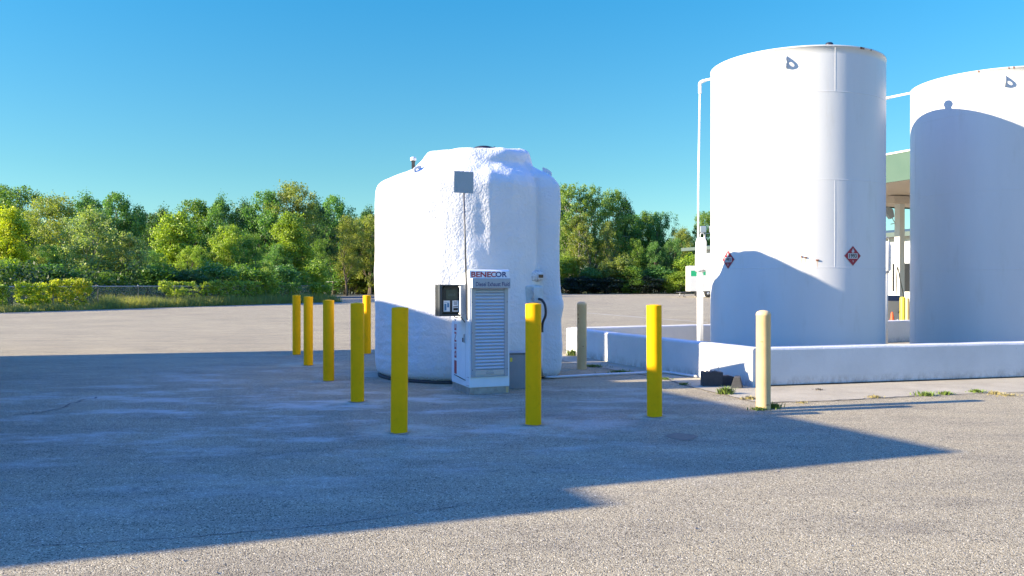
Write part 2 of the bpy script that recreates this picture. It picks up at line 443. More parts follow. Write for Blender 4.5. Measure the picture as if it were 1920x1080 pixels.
ribbon('pavement_crack', [G(1084, 683), G(1180, 699), G(1247, 710), G(1285, 723), G(1345, 738), G(1424, 756), G(1560, 752), G(1735, 742)], .03, .008, crackm, .012, 8, .08)
ribbon('painted_line', [G(1095, 586.5), G(1200, 595), G(1326, 604.5)], .14, .004, worn('faded_line', (.52, .50, .46), .9, .2, 2), .004, 7, .6)
ribbon('painted_line', [G(0, 646), G(60, 644.5), G(130, 643)], .05, .004, M['concrete'], .004, 9, .6)
ribbon('pavement_crack', [G(1120, 716), G(1210, 712), G(1300, 708)], .016, .0082, M['concrete_white'], .004, 10, .2)
sheet('tar_patch', [(G(1278, 819)[0] + .12 * math.cos(a) * 1.3 * (1 + .12 * math.sin(3 * a)), G(1278, 819)[1] + .19 * math.sin(a) * (1 + .12 * math.cos(4 * a))) for a in np.linspace(0, 6.1, 22)], .003, worn('tar', (.17, .145, .10), .8, .4, 20))

# ------------------------------------------------------------------ bollards
def bollard(px, py, H, m, label, r=.0885, lean=(0, 0), dome=False, ring=True, group='yellow bollards guarding the small tank'):
    x, y = G(px, py)
    o = empty('bollard', (x, y, 0), random.Random(px).uniform(0, 6), label, 'bollard', group)
    o.rotation_euler.x = lean[0]; o.rotation_euler.y = lean[1]
    if lean != (0, 0): o.rotation_euler.z = 0
    b = MB()
    if dome: prof = [(r, -.05), (r, H - .07), (r * 1.03, H - .065), (r * 1.03, H - .05), (r * .97, H - .03), (r * .8, H - .012), (r * .45, H - .001), (.001, H + .003)]
    else: prof = [(r, -.05), (r, H - .012), (r * .985, H - .004), (r * .93, H), (r * .88, H - .004), (r * .5, H + .006), (.001, H + .009)]
    b.lathe(prof, 40); post = b.build('post', m, o)
    if ring:
        rnd = random.Random(px * 3); b = MB(); n = 40; vs = []
        ph = [rnd.uniform(0, 6) for _ in range(4)]
        for k in range(n):
            t = 2 * math.pi * k / n
            rr = r + .030 + .012 * math.sin(2 * t + ph[0]) + .012 * math.sin(5 * t + ph[1]) + rnd.uniform(-.006, .006)
            vs.append((r * .9 * math.cos(t), r * .9 * math.sin(t), .0062)); vs.append((rr * math.cos(t), rr * math.sin(t), .0062))
        b.add(vs, [(2 * k, 2 * k + 1, (2 * k + 3) % (2 * n), (2 * k + 2) % (2 * n)) for k in range(n)])
        b.build('paint_ring', 'overspray', o, fix=False)
    return o
m = mat('overspray', (.45, .4, .2), .9); s = N(m); v = s.coord('Object')
k = s.ramp(s.noise(v, 22, 6, .7), [(.40, (.42, .33, .12)), (.58, (.33, .30, .25))]); s.l(k, s.b.inputs['Base Color'])
M['overspray'] = m
bollard(748, 811, 1.306, 'yellow', 'yellow bollard nearest the camera, in front of the small tank left of the dispenser', lean=(0, .009))
bollard(1000, 796, 1.335, 'yellow', 'yellow bollard just right of the dispenser cabinet, its top catching sun')
bollard(1227.5, 781, 1.306, 'yellow', 'yellow bollard standing alone halfway to the white wall corner, upper half sunlit', lean=(0, -.006))
bollard(670, 753, 1.30, 'yellow', 'shaded yellow bollard second from the front in the left row')
bollard(616, 714, 1.295, 'yellow', 'yellow bollard in the middle of the left row, with wide bare asphalt around it')
bollard(578, 685, 1.315, 'yellow', 'slim yellow bollard second from the left end of the row')
bollard(556, 665, 1.31, 'yellow', 'yellow bollard at the far left end of the row')
bollard(688, 663, 1.30, 'yellow', 'distant yellow bollard close to the left side of the small tank')
o1 = bollard(1431.5, 767, 1.226, 'cream', 'faded cream bollard in front of the white wall corner, fully in the sun', dome=True, ring=False, group='faded cream bollards')
o2 = bollard(1091, 692, 1.23, 'cream', 'faded cream bollard with dark scuffs, in shade behind the small tank', r=.088, dome=True, ring=False, group='faded cream bollards')
# scuffs and chips
def chips(parent, spots, m, r, seed=0):
    rnd = random.Random(seed)
    for az, z, wv, hv in spots:
        b = MB(); n = 10; vs = []
        for k in range(n):
            t = 2 * math.pi * k / n; q = rnd.uniform(.6, 1.1)
            aa = R_(az) + wv * math.cos(t) * q / r; zz = z + hv * math.sin(t) * q
            vs.append(((r + .0012) * math.sin(aa), -(r + .0012) * math.cos(aa), zz))
        b.add(vs, [tuple(range(n))]); b.build('scuff', m, parent, fix=False)
o2.rotation_euler.z = 0; o1.rotation_euler.z = 0
chips(o2, [(-58, 1.12, .008, .05), (-55, 1.0, .012, .03), (-50, .92, .02, .012), (-48, .86, .007, .03), (10, .42, .012, .012)], 'rust', .088, 4)
chips(o1, [(-30, .84, .022, .004), (20, .06, .03, .012)], 'rust', .0885, 5)

# ------------------------------------------------------------------ small foam tank
TX, TY = (870 - 960) / F * 14.27, 14.27
ft = empty('storage_tank', (TX, TY, 0), 0, 'squat round tank coated in lumpy white sprayed foam, behind the dispenser cabinet', 'tank')
def smooth(a, b_, x):
    t = min(1, max(0, (x - a) / (b_ - a))); return t * t * (3 - 2 * t)
RB = 1.51
prof = [(1.36, .02), (1.43, .035), (1.475, .075), (1.50, .14), (1.515, .3), (1.515, .8), (1.51, 1.4), (1.51, 2.0), (1.51, 2.6), (1.51, 3.0), (1.505, 3.12), (1.485, 3.20), (1.43, 3.275), (1.33, 3.335),
        (1.20, 3.40), (1.10, 3.45), (1.03, 3.50), (.98, 3.56), (.93, 3.62), (.89, 3.675), (.84, 3.72), (.76, 3.75), (.55, 3.765), (.3, 3.77), (.1, 3.775), (.0, 3.775)]
seg = [0]
for a, c in zip(prof, prof[1:]): seg.append(seg[-1] + math.hypot(c[0] - a[0], c[1] - a[1]))
NS, NT = 230, 330
def pf(t):
    L = t * seg[-1]
    for i in range(len(prof) - 1):
        if L <= seg[i + 1] + 1e-9:
            k = (L - seg[i]) / (seg[i + 1] - seg[i]); a, c = prof[i], prof[i + 1]
            return a[0] + (c[0] - a[0]) * k, a[1] + (c[1] - a[1]) * k
    return prof[-1]
PR = [pf(i / NS) for i in range(NS + 1)]
# soften the profile corners
for _ in range(2):
    PR = [PR[0]] + [tuple((PR[i - 1][j] + 2 * PR[i][j] + PR[i + 1][j]) / 4 for j in (0, 1)) for i in range(1, NS)] + [PR[-1]]
def chase(phi):                      # plan radius of the boxed-in pipe run, phi from -Y towards +X, degrees
    if not 50 < phi < 118: return RB
    a = .895 / math.cos(R_(phi - 5)) if phi - 5 < 80 else 9
    c = 1.615 / max(.2, math.sin(R_(phi)))
    d = 9 if phi < 95 else RB + .12 - (phi - 95) * .01
    return max(RB, min(a, c, d))
ch = [chase(i * .5 - 180) for i in range(720)]
ch = [sum(ch[(i + k) % 720] for k in range(-1, 2)) / 3 for i in range(720)]
b = MB(); vs = []
for i, (r, z) in enumerate(PR):
    up = smooth(3.3, 3.62, z)
    sh = .24 * smooth(3.22, 3.70, z)
    for k in range(NT):
        phi = 360 * k / NT - 180
        q = (phi + 180) * 2; c_ = ch[int(q) % 720] * (1 - q % 1) + ch[(int(q) + 1) % 720] * (q % 1)
        sx_, sy_ = math.sin(R_(phi)), -math.cos(R_(phi))
        hz = smooth(3.12, 3.42, z)
        dome_r = RB + .10 * math.exp(-((phi - 72) / 30) ** 2)
        fac = (c_ / RB) * (1 - up) + up
        rr = r * fac
        # foam skirt bulge on the right, waist height
        g = math.exp(-((phi - 78) / 22) ** 2)
        rr += g * (.06 * math.exp(-((z - 1.2) / .16) ** 2) + .035 * smooth(1.9, 1.2, z)) * (1 - up)
        rr -= .05 * math.exp(-((phi - 57.5) / 2.6) ** 2) * smooth(1.6, 1.95, z) * (1 - smooth(3.2, 3.35, z))
        # vertical runs near the front
        rr += .022 * math.exp(-((phi - 19) / 3.5) ** 2) * smooth(1.7, 2.3, z) * (1 - smooth(3.3, 3.5, z))
        x = rr * sx_ + sh; y = rr * sy_ - .17 * smooth(3.22, 3.70, z)
        zz = z + .05 * smooth(3.2, 3.5, z) * (sx_ > 0) * sx_ * smooth(.2, 1.0, rr)
        zz += .12 * smooth(-.85, .25, y) * smooth(3.5, 3.72, z)
        # rounded lumps of foam
        nv = Vector((x, y, zz))
        t = max(0.0, min(1.0, (z - 3.2) / .25)); 
        nrm = Vector((sx_ * (1 - .75 * t), sy_ * (1 - .75 * t), t)).normalized()
        big = noise.fractal(nv * 1.1 + Vector((7, 3, 1)), 1.0, 2.1, 3) * (.020 + .030 * t)
        run = noise.noise(Vector((phi * .16, z * .9, 4))) * .012 * (1 - t)
        med = noise.fractal(Vector((x * 7, y * 7, zz * 5)), 1.0, 2.0, 3) * .0045
        top = noise.fractal(Vector((x * 3.2, y * 3.2, zz * 3.2)), 1.0, 2.0, 2) * .024 * t
        low = noise.noise(Vector((phi * .07, z * 14, 0))) * .006 * smooth(1.4, .7, z)
        d_ = big + run + med + top + low
        if z > 3.75: d_ *= .5
        nv = nv + nrm * d_
        if nv.z < .018: nv.z = .018
        vs.append(nv)
fs = []
for i in range(NS):
    for k in range(NT):
        k2 = (k + 1) % NT; fs.append((i * NT + k, i * NT + k2, (i + 1) * NT + k2, (i + 1) * NT + k))
b.add(vs, fs, True); b.build('shell', 'foam', ft, fix=False)
b = MB(); b.lathe([(1.30, 0), (1.47, 0), (1.475, .03), (1.44, .05), (1.30, .05)], 96); b.build('base_pad', 'rubber', ft)
# vent, lugs, hatch bits on the dome
def on(px, py, Y): q = P(px, py, Y); return Vector(q) - Vector((TX, TY, 0))
q = on(775, 310, 13.9)
vn = MB(); vn.lathe([(.028, -.08), (.028, .05), (.034, .052), (.034, .075)], 16, q).build('vent_neck', 'black', ft)
vn2 = MB(); vn2.lathe([(.046, .075), (.05, .08), (.05, .125), (.03, .14), (.001, .142)], 18, q).build('vent_cap', 'white', ft)
def lug_local(az, z, r0, wd, hh, th, name, parent, m, hole=.35):
    """triangular lifting lug standing out radially, with a hole"""
    a = R_(az); er = Vector((math.sin(a), -math.cos(a), 0)); et = Vector((math.cos(a), math.sin(a), 0)); ez = Vector((0, 0, 1))
    outer = [(0, -hh / 2), (wd * .55, -hh * .42), (wd * .9, -hh * .2), (wd, .02 * hh), (wd * .88, hh * .18), (wd * .5, hh * .36), (0, hh * .5)]
    n = 14; pts = []
    def po(t):                       # point on outline
        L = [0]
        for i in range(len(outer)):
            p0, p1 = outer[i], outer[(i + 1) % len(outer)]; L.append(L[-1] + math.hypot(p1[0] - p0[0], p1[1] - p0[1]))
        t = (t % 1) * L[-1]
        for i in range(len(outer)):
            if t <= L[i + 1]:
                k = (t - L[i]) / (L[i + 1] - L[i]); p0, p1 = outer[i], outer[(i + 1) % len(outer)]
                return (p0[0] + (p1[0] - p0[0]) * k, p0[1] + (p1[1] - p0[1]) * k)
    n = 28; cx, cz = wd * .48, -hh * .02; rh = wd * hole * .6
    ring = [po(k / n) for k in range(n)]
    vs = []
    for sgn in (-.5, .5):
        for p0 in ring: vs.append(er * (r0 + p0[0]) + et * th * sgn + ez * (z + p0[1]))
        for p0 in ring:
            d = Vector((p0[0] - cx, p0[1] - cz)).normalized() * rh
            vs.append(er * (r0 + cx + d.x) + et * th * sgn + ez * (z + cz + d.y))
    fs = []
    for k in range(n):
        k2 = (k + 1) % n
        fs += [(k, k2, n + k2, n + k), (2 * n + k, 3 * n + k, 3 * n + k2, 2 * n + k2), (k, 2 * n + k, 2 * n + k2, k2), (n + k, n + k2, 3 * n + k2, 3 * n + k)]
    b = MB(); b.add(vs, fs); return b.build(name, m, parent)
lug_local(-31, 3.36, 1.22, .20, .20, .014, 'lifting_lug', ft, 'foam', .3)
lug_local(74, 3.40, 1.40, .16, .24, .03, 'lifting_lug', ft, 'foam', .2)
b = MB(); q = on(907, 277, 13.9); b.lathe([(.16, -.06), (.16, .0), (.10, .018), (.001, .022)], 24, q); b.build('hatch_lid', 'black', ft)
q = on(927, 277, 13.9); b = MB(); b.lathe([(.02, -.05), (.02, .012), (.001, .018)], 12, q); b.build('bolt', 'black', ft)

# light fitting and switch box half buried in the foam
def tank_frame(az, z, r, face=None):            # x along surface to the right, y up, z out
    a = R_(az); c = Vector((TX + r * math.sin(a), TY - r * math.cos(a), z)); a = R_(az if face is None else face)
    return frame(c, (math.cos(a), math.sin(a), 0), (0, 0, 1))
def foamy(mb, amt=.006, k=18):
    mb.v = [tuple(Vector(p) + noise.noise_vector(Vector(p) * k) * amt) for p in mb.v]; return mb
def blob(cx, cy, cz, rx, ry, rz, n=20, e=.55):
    """rounded box (superellipsoid) patch of vertices"""
    vs = []; fs = []; m_ = n
    def sp(v_, p_): return math.copysign(abs(v_) ** p_, v_)
    for i in range(n + 1):
        th = -math.pi / 2 + math.pi * i / n
        for j in range(m_):
            ph = 2 * math.pi * j / m_
            vs.append((cx + rx * sp(math.cos(th), e) * sp(math.cos(ph), e), cy + ry * sp(math.cos(th), e) * sp(math.sin(ph), e), cz + rz * sp(math.sin(th), e)))
    for i in range(n):
        for j in range(m_): fs.append((i * m_ + j, i * m_ + (j + 1) % m_, (i + 1) * m_ + (j + 1) % m_, (i + 1) * m_ + j))
    return vs, fs
lf = empty('wall_light', (0, 0, 0), 0, 'small foam-smeared light fitting with dark red lens on the small tank', 'light fitting')
tf = tank_frame(54, 1.55 + (HOR - 517.5) * 13.45 / F, 1.50, 34)
lf.matrix_world = tf
b = MB(); b.add(*blob(0, 0, 0, .14, .085, .07)); b.sm = [True] * len(b.f); foamy(b, .02, 9).build('housing', 'foam', lf)
b = MB(); b.box(-.02, .10, -.055, .05, .05, .085); b.build('face_plate', 'foam', lf, bevel=.012)
b = MB(); b.box(-.005, .085, -.030, .022, .086, .098); b.build('lens', 'lens', lf, bevel=.01)
sb = empty('switch_box', (0, 0, 0), 0, 'grey switch box smeared with foam under the light fitting on the small tank', 'electrical box')
sb.matrix_world = tank_frame(51, 1.55 + (HOR - 552) * 13.4 / F, 1.50, 26)
b = MB(); b.box(-.17, .15, -.14, .14, -.06, .075); b.build('enclosure', worn('foam_smeared_metal', (.45, .50, .50), .5, .25, 9, .004, 20, dirt=(.7, .72, .72)), sb, bevel=.02)
b = MB(); b.box(-.03, .135, -.12, .12, .076, .092); b.build('cover', worn('switch_cover', (.50, .55, .55), .45, .25, 8, .003, 14, dirt=(.72, .74, .74)), sb, bevel=.012)
b = MB(); b.tube([(-.07, .08, .09), (-.045, .05, .11), (-.035, 0, .118), (-.045, -.05, .11), (-.07, -.08, .09)], .008, 8); b.build('handle', 'alu', sb)
# flexible black conduit then grey pipe down and away across the pavement
def W3(az, z, r): a = R_(az); return Vector((TX + r * math.sin(a), TY - r * math.cos(a), z))
cb = P(1013, 563, 13.25)
def bez(pts, n=10):
    pts = [Vector(p) for p in pts]; out = []
    for i in range(len(pts) - 1):
        p0 = pts[max(i - 1, 0)]; p1 = pts[i]; p2 = pts[i + 1]; p3 = pts[min(i + 2, len(pts) - 1)]
        for k in range(n):
            t = k / n
            out.append(.5 * ((2 * p1) + (p2 - p0) * t + (2 * p0 - 5 * p1 + 4 * p2 - p3) * t * t + (3 * p1 - p0 - 3 * p2 + p3) * t ** 3))
    out.append(pts[-1]); return out
cdt = empty('conduit', P(1016, 612, 13.2)[:2] + (0,), 0, 'black flexible cable joining a thin grey pipe at the foot of the small tank', 'conduit')
def rel(pts, e): return [Vector(p) - e.location for p in pts]
b = MB(); b.tube(rel(bez([P(1008, 560, 13.32), P(1016, 563, 13.2), P(1022, 573, 13.15), P(1023, 590, 13.15), P(1018, 604, 13.17), P(1016, 616, 13.2)]), cdt), .021, 12); b.build('flexible_cable', 'black', cdt)
b = MB(); b.lathe([(.027, -.05), (.027, .05)], 12, rel([P(1016, 617, 13.2)], cdt)[0]); b.build('coupling', 'black', cdt)
gp = lambda px, py: Vector((*G(px, py), .03))
b = MB(); b.tube(rel(bez([P(1016, 620, 13.2), P(1015, 660, 13.2), P(1015, 688, 13.22), gp(1021, 709), gp(1034, 710.5), gp(1120, 706), gp(1210, 702), gp(1245, 701), gp(1290, 707), gp(1306, 709)]), cdt), .020, 10); b.build('pipe', 'conduit', cdt)
# grey equipment box beside the cabinet
UA = R_(21); U = Vector((math.cos(UA), math.sin(UA), 0)); V = Vector((-math.sin(UA), math.cos(UA), 0))
x_, y_ = G(958, 729)
eb = empty('equipment_box', (x_, y_, 0), R_(8), 'low grey metal box between the dispenser cabinet and the bollard right of it', 'metal box')
b = MB(); b.box(-.03, .33, 0, .30, 0, .51); b.build('body', 'equip', eb, bevel=.006)
b = MB(); b.box(-.04, .35, -.02, .31, .524, .54); b.build('lid', 'housing', eb, bevel=.004)
b = MB(); b.box(-.03, .33, .004, .29, .5101, .5239); b.build('seal', 'ink', eb)
b = MB(); b.box(-.012, .02, -.003, -.0005, .40, .46); b.build('sticker', 'yellow_old', eb)

# ------------------------------------------------------------------ dispenser cabinet
x_, y_ = G(880, 741)
cab = empty('dispenser_cabinet', (x_, y_, 0), UA, 'white fluid dispenser cabinet with closed roller shutter in front of the small tank', 'dispenser')
CW, CD = .60, .86
b = MB(); b.prism([(0, .10), (0, 1.735), (.02, 1.755), (.05, 1.758), (CD, 1.57), (CD, .10)], 'x', 0, CW)
b.build('body', 'cabinet', cab, bevel=.008)
b = MB(); b.box(.012, CW - .003, .012, CD - .01, 0, .0995); b.build('plinth', 'steel_plinth', cab, bevel=.003)
b = MB(); b.box(CW - .05, CW - .012, .0105, .0118, .01, .09); b.build('plinth_sticker', 'cream', cab)
# shutter: frame rails, slats, bottom bar
b = MB(); b.box(.025, .085, -.022, -.0005, .25, 1.49); b.box(.515, .572, -.022, -.0005, .25, 1.49); b.box(.0855, .5145, -.018, -.0005, .25, .264)
b.build('shutter_frame', 'housing', cab, bevel=.003)
b = MB(); zs = []; z = .345; npt = []
while z < 1.49:
    for k in range(6):
        t = k / 6; npt.append((-.003 - .012 * math.sin(math.pi * t) ** .7, z + t * .047))
    z += .047
vs = []; 
for y, zz in npt: vs += [(.0855, y, zz), (.5145, y, zz)]
b.add(vs, [(2 * i, 2 * i + 1, 2 * i + 3, 2 * i + 2) for i in range(len(npt) - 1)]); sh_ = b.build('roller_shutter', worn('shutter_alu', (.50, .53, .58), .38, .05, 5, metal=.45), cab, fix=False)
b = MB(); b.box(.0855, .5145, -.016, -.001, .275, .343); b.build('bottom_bar', 'alu', sh_, bevel=.003)
b = MB(); b.box(.24, .36, -.0195, -.0165, .287, .312); b.build('pull_handle', 'signback', sh_)
text('SECURITY', 'small_print', 'ink', sh_, .10, .008, frame((.30, -.0166, .328), (1, 0, 0), (0, 0, 1)), .01)
for zz in (.35, .87, 1.30):
    for xx in (.04, .557):
        b = MB(); b.lathe([(.006, 0), (.005, .002), (.001, .003)], 10); 
        q = b.build('screw', 'ink', cab); q.location = (xx, -.0225, zz); q.rotation_euler.x = R_(90)
hs = MB().box(.022, .585, -.085, -.0005, 1.495, 1.635).build('shutter_housing', 'housing', cab, bevel=.006)
b = MB(); b.box(.0185, .0215, -.084, -.002, 1.50, 1.63); b.build('end_cap', 'cabinet', hs)
text('Diesel Exhaust Fluid', 'lettering', 'navy', hs, .50, .062, frame((.318, -.0858, 1.552), (1, 0, 0), (0, 0, 1)), .02)
def word(parts, z, h, x0, x1, parent, ydep, name):
    """brand word split into coloured letters"""
    n = sum(w_ for _, w_, _ in parts); x = x0
    for ltr, w_, m_ in parts:
        lw = (x1 - x0) * w_ / n
        text(ltr, name, m_, parent, lw * .88, h, frame((x + lw / 2, ydep, z), (1, 0, 0), (0, 0, 1)), .03)
        x += lw
text('BENE', 'lettering', 'navy', cab, .29, .075, frame((.177, -.0014, 1.689), (1, 0, 0), (0, 0, 1)), .012)
text('BENE', 'lettering', 'red', cab, .29, .075, frame((.173, -.0022, 1.687), (1, 0, 0), (0, 0, 1)), .018)
text('C', 'lettering', 'red', cab, .074, .078, frame((.357, -.0030, 1.689), (1, 0, 0), (0, 0, 1)), .018)
text('OR', 'lettering', 'navy', cab, .175, .078, frame((.475, -.0014, 1.689), (1, 0, 0), (0, 0, 1)), .03)
# left side: door outline, handle, vertical word, red bar
gx = -.0012
b = MB()
for y0, y1, z0, z1 in ((.17, .174, .19, 1.45), (.70, .704, .24, 1.45), (.17, .704, 1.45, 1.454)): b.box(gx, -.0003, y0, y1, z0, z1)
b.build('door_seam', 'signback', cab)
b = MB(); b.prism([(.17, .185), (.70, .215), (.70, .222), (.17, .193)], 'x', -.010, -.0004); b.build('door_sill', 'ink', cab)
hd = MB().box(-.022, -.0005, .20, .235, .72, .84).build('door_handle', 'alu', cab, bevel=.004)
b = MB(); b.box(-.034, -.0225, .207, .228, .73, .79); b.build('latch', 'ink', hd, bevel=.003)
b = MB(); b.box(gx, -.0003, .60, .72, .235, .43); b.build('red_bar', 'red', cab)
text('BENE', 'side_lettering', 'red', cab, .50, .105, frame((gx, .66, .72), (0, 0, 1), (0, 1, 0)) @ Matrix.Scale(-1, 4, (0, 0, 1)), .02)
text('COR', 'side_lettering', 'navy', cab, .36, .105, frame((gx, .66, 1.19), (0, 0, 1), (0, 1, 0)) @ Matrix.Scale(-1, 4, (0, 0, 1)), .01)
for yy, zz in ((.10, .24), (.04, .24), (.10, .125), (.04, .125), (.10, 1.2), (.04, 1.2)):
    q = MB().lathe([(.007, 0), (.006, .003), (.001, .004)], 10).build('screw', 'ink', cab); q.location = (-.0004, yy, zz); q.rotation_euler.y = R_(-90)
# meter display on the side
dsp = MB().box(-.385, -.075, .25, .40, 1.10, 1.545).build('display_box', 'black', cab, bevel=.01)
b = MB(); b.box(-.385, -.345, .155, .249, 1.10, 1.545); b.box(-.344, -.075, .155, .249, 1.525, 1.545); b.box(-.344, -.075, .155, .249, 1.10, 1.125)
b.build('bezel', worn('dark_bezel', (.045, .05, .055), .35, .1, 8), dsp, bevel=.004)
b = MB(); b.prism([(-.325, 1.145), (-.325, 1.49), (-.29, 1.52), (-.10, 1.52), (-.078, 1.50), (-.078, 1.145)], 'y', .205, .2495); b.build('panel', 'black', dsp)
b = MB(); b.box(-.28, -.115, .2015, .2048, 1.335, 1.475); b.build('screen', 'screen', dsp)
text('0000', 'digits', 'digits', dsp, .10, .035, frame((-.195, .2008, 1.40), (1, 0, 0), (0, 0, 1)), .0)
for x0, kind in ((-.315, 0), (-.185, 1)):
    st_ = MB().box(x0, x0 + .092, .2015, .2045, 1.165, 1.32).build('sticker', 'paper', dsp)
    b = MB()
    if kind:
        for q in range(4): b.box(x0 + .018, x0 + .074 - .006 * (q % 2), .2005, .2013, 1.30 - q * .014, 1.306 - q * .014)
        b.box(x0 + .012, x0 + .082, .2005, .2013, 1.178, 1.215); b.prism([(x0 + .012, 1.223), (x0 + .082, 1.23), (x0 + .082, 1.24), (x0 + .012, 1.236)], 'y', .2005, .2013)
        b.build('print', 'ink', st_)
    else:
        b.box(x0 + .012, x0 + .042, .2005, .2013, 1.18, 1.275); b.box(x0 + .052, x0 + .082, .2005, .2013, 1.225, 1.285); b.box(x0 + .012, x0 + .08, .2005, .2013, 1.293, 1.297)
        b.build('print', 'cyan', st_)
b = MB(); b.box(-.0745, -.0035, .155, .168, 1.12, 1.55); b.box(-.0745, -.0035, .169, .40, 1.535, 1.55); b.build('mounting_plate', 'housing', cab, bevel=.002)
b = MB(); b.tube(bez([(-.14, .3, 1.10), (-.10, .29, 1.075), (-.06, .22, 1.085), (-.02, .2, 1.03), (-.002, .19, 1.01)]), .006, 8); b.build('cable', 'ink', cab)

# blank sign on thin pole, clamped to the cabinet
sgx, sgy = P(876, 540, 11.60)[:2]
sg = empty('sign', (sgx, sgy, 1.0), 0, 'blank square grey sign plate on a thin pole rising beside the dispenser cabinet', 'sign')
topx = P(868.5, 362, 11.60)[0] - sgx
b = MB(); b.tube([(0, 0, .05), (topx, 0, 2.14)], .0135, 10); b.build('pole', 'dark_steel', sg)
zc = P(869, 342, 11.6)[2] - 1.0
b = MB(); b.box(-.142, .142, -.019, -.0145, -.152, .152); q = b.build('sign_plate', 'signback', sg, bevel=.002); q.location = (P(869, 342, 11.6)[0] - sgx, 0, zc); q.rotation_euler = (0, R_(.8), R_(19))

# ------------------------------------------------------------------ tall tanks
KT = 17.6 / 17.3
def ZT(h): return 1.55 + (h - 1.55) * KT
R2 = .0946 * 17.6; H2 = ZT(5.82)
def tall_tank(cx, cy, R, H, label):
    o = empty('storage_tank', (cx, cy, 0), 0, label, 'tank', 'tall white steel tanks inside the low wall')
    b = MB(); n = 180
    rings = [.29, ZT(1.85), ZT(3.42), ZT(4.99)]
    pr = [(R, .02)]
    for h in rings:
        pr += [(R, h - .04), (R, h - .012), (R, h - .008), (R + .0028, h - .004), (R + .0028, h + .004), (R, h + .008), (R, h + .012), (R, h + .04)]
    pr += [(R, H - .03), (R + .006, H - .028), (R + .006, H), (R - .01, H + .004), (R - .3, H + .03), (.3, H + .12), (.001, H + .13)]
    # every course bulges by millimetres, as rolled plate does
    pr2 = []
    for a, c in zip(pr, pr[1:]):
        pr2.append(a)
        if c[1] - a[1] > .5:
            for k in range(1, 6):
                t = k / 6; pr2.append((R - .0 * math.sin(math.pi * t), a[1] + (c[1] - a[1]) * t))
    pr2.append(pr[-1])
    b.lathe(pr2, n)
    b.v = [(x * (1 +   .0005 * math.sin(math.atan2(y, x) * 9 + z * 2.1)), y * (1 +   .0005 * math.sin(math.atan2(y, x) * 9 + z * 2.1)), z) for x, y, z in b.v]
    for k, h in enumerate(rings):
        h1 = (rings + [H - .03])[k + 1]
        for az in ((5.2, 185) if k % 2 else (150, -95)):
            a = R_(az); er = Vector((math.sin(a), -math.cos(a), 0)); et = Vector((math.cos(a), math.sin(a), 0))
            vs = [er * (R - .004 + e) + et * t + Vector((0, 0, zz)) for zz in (h + .01, h1 - .01) for t, e in ((-.006, 0), (-.003, .0065), (.003, .0065), (.006, 0))]
            b.add(vs, [(0, 1, 5, 4), (1, 2, 6, 5), (2, 3, 7, 6)], False)
    b.build('shell', 'white', o, fix=False)
    lug_local(-24.5, ZT(5.55), R, .15, .24, .016, 'lifting_lug', o, 'pipe_white', .42)
    lug_local(155, ZT(5.55), R, .15, .24, .016, 'lifting_lug', o, 'pipe_white', .42)
    vn = MB().lathe([(.075, -.1), (.075, .20), (.10, .21), (.10, .26), (.07, .30), (.001, .31)], 20, (1.15, .05, H + .05)).build('roof_vent', 'pipe_white', o)
    hb = MB().lathe([(.07, -.02), (.07, .03), (.05, .05), (.001, .05)], 20, (R * math.sin(R_(4)) - .02, -R * math.cos(R_(4)) + .15, H + .03)).build('roof_cap', 'black', o)
    return o
T2 = tall_tank(.3247 * 17.6, .9458 * 17.6, R2, H2, 'tall white steel tank with two hazard diamonds, nearer of the pair')
T3 = tall_tank(10.55, 18.05, R2, H2, 'tall white steel tank cut off by the right edge of the photo')
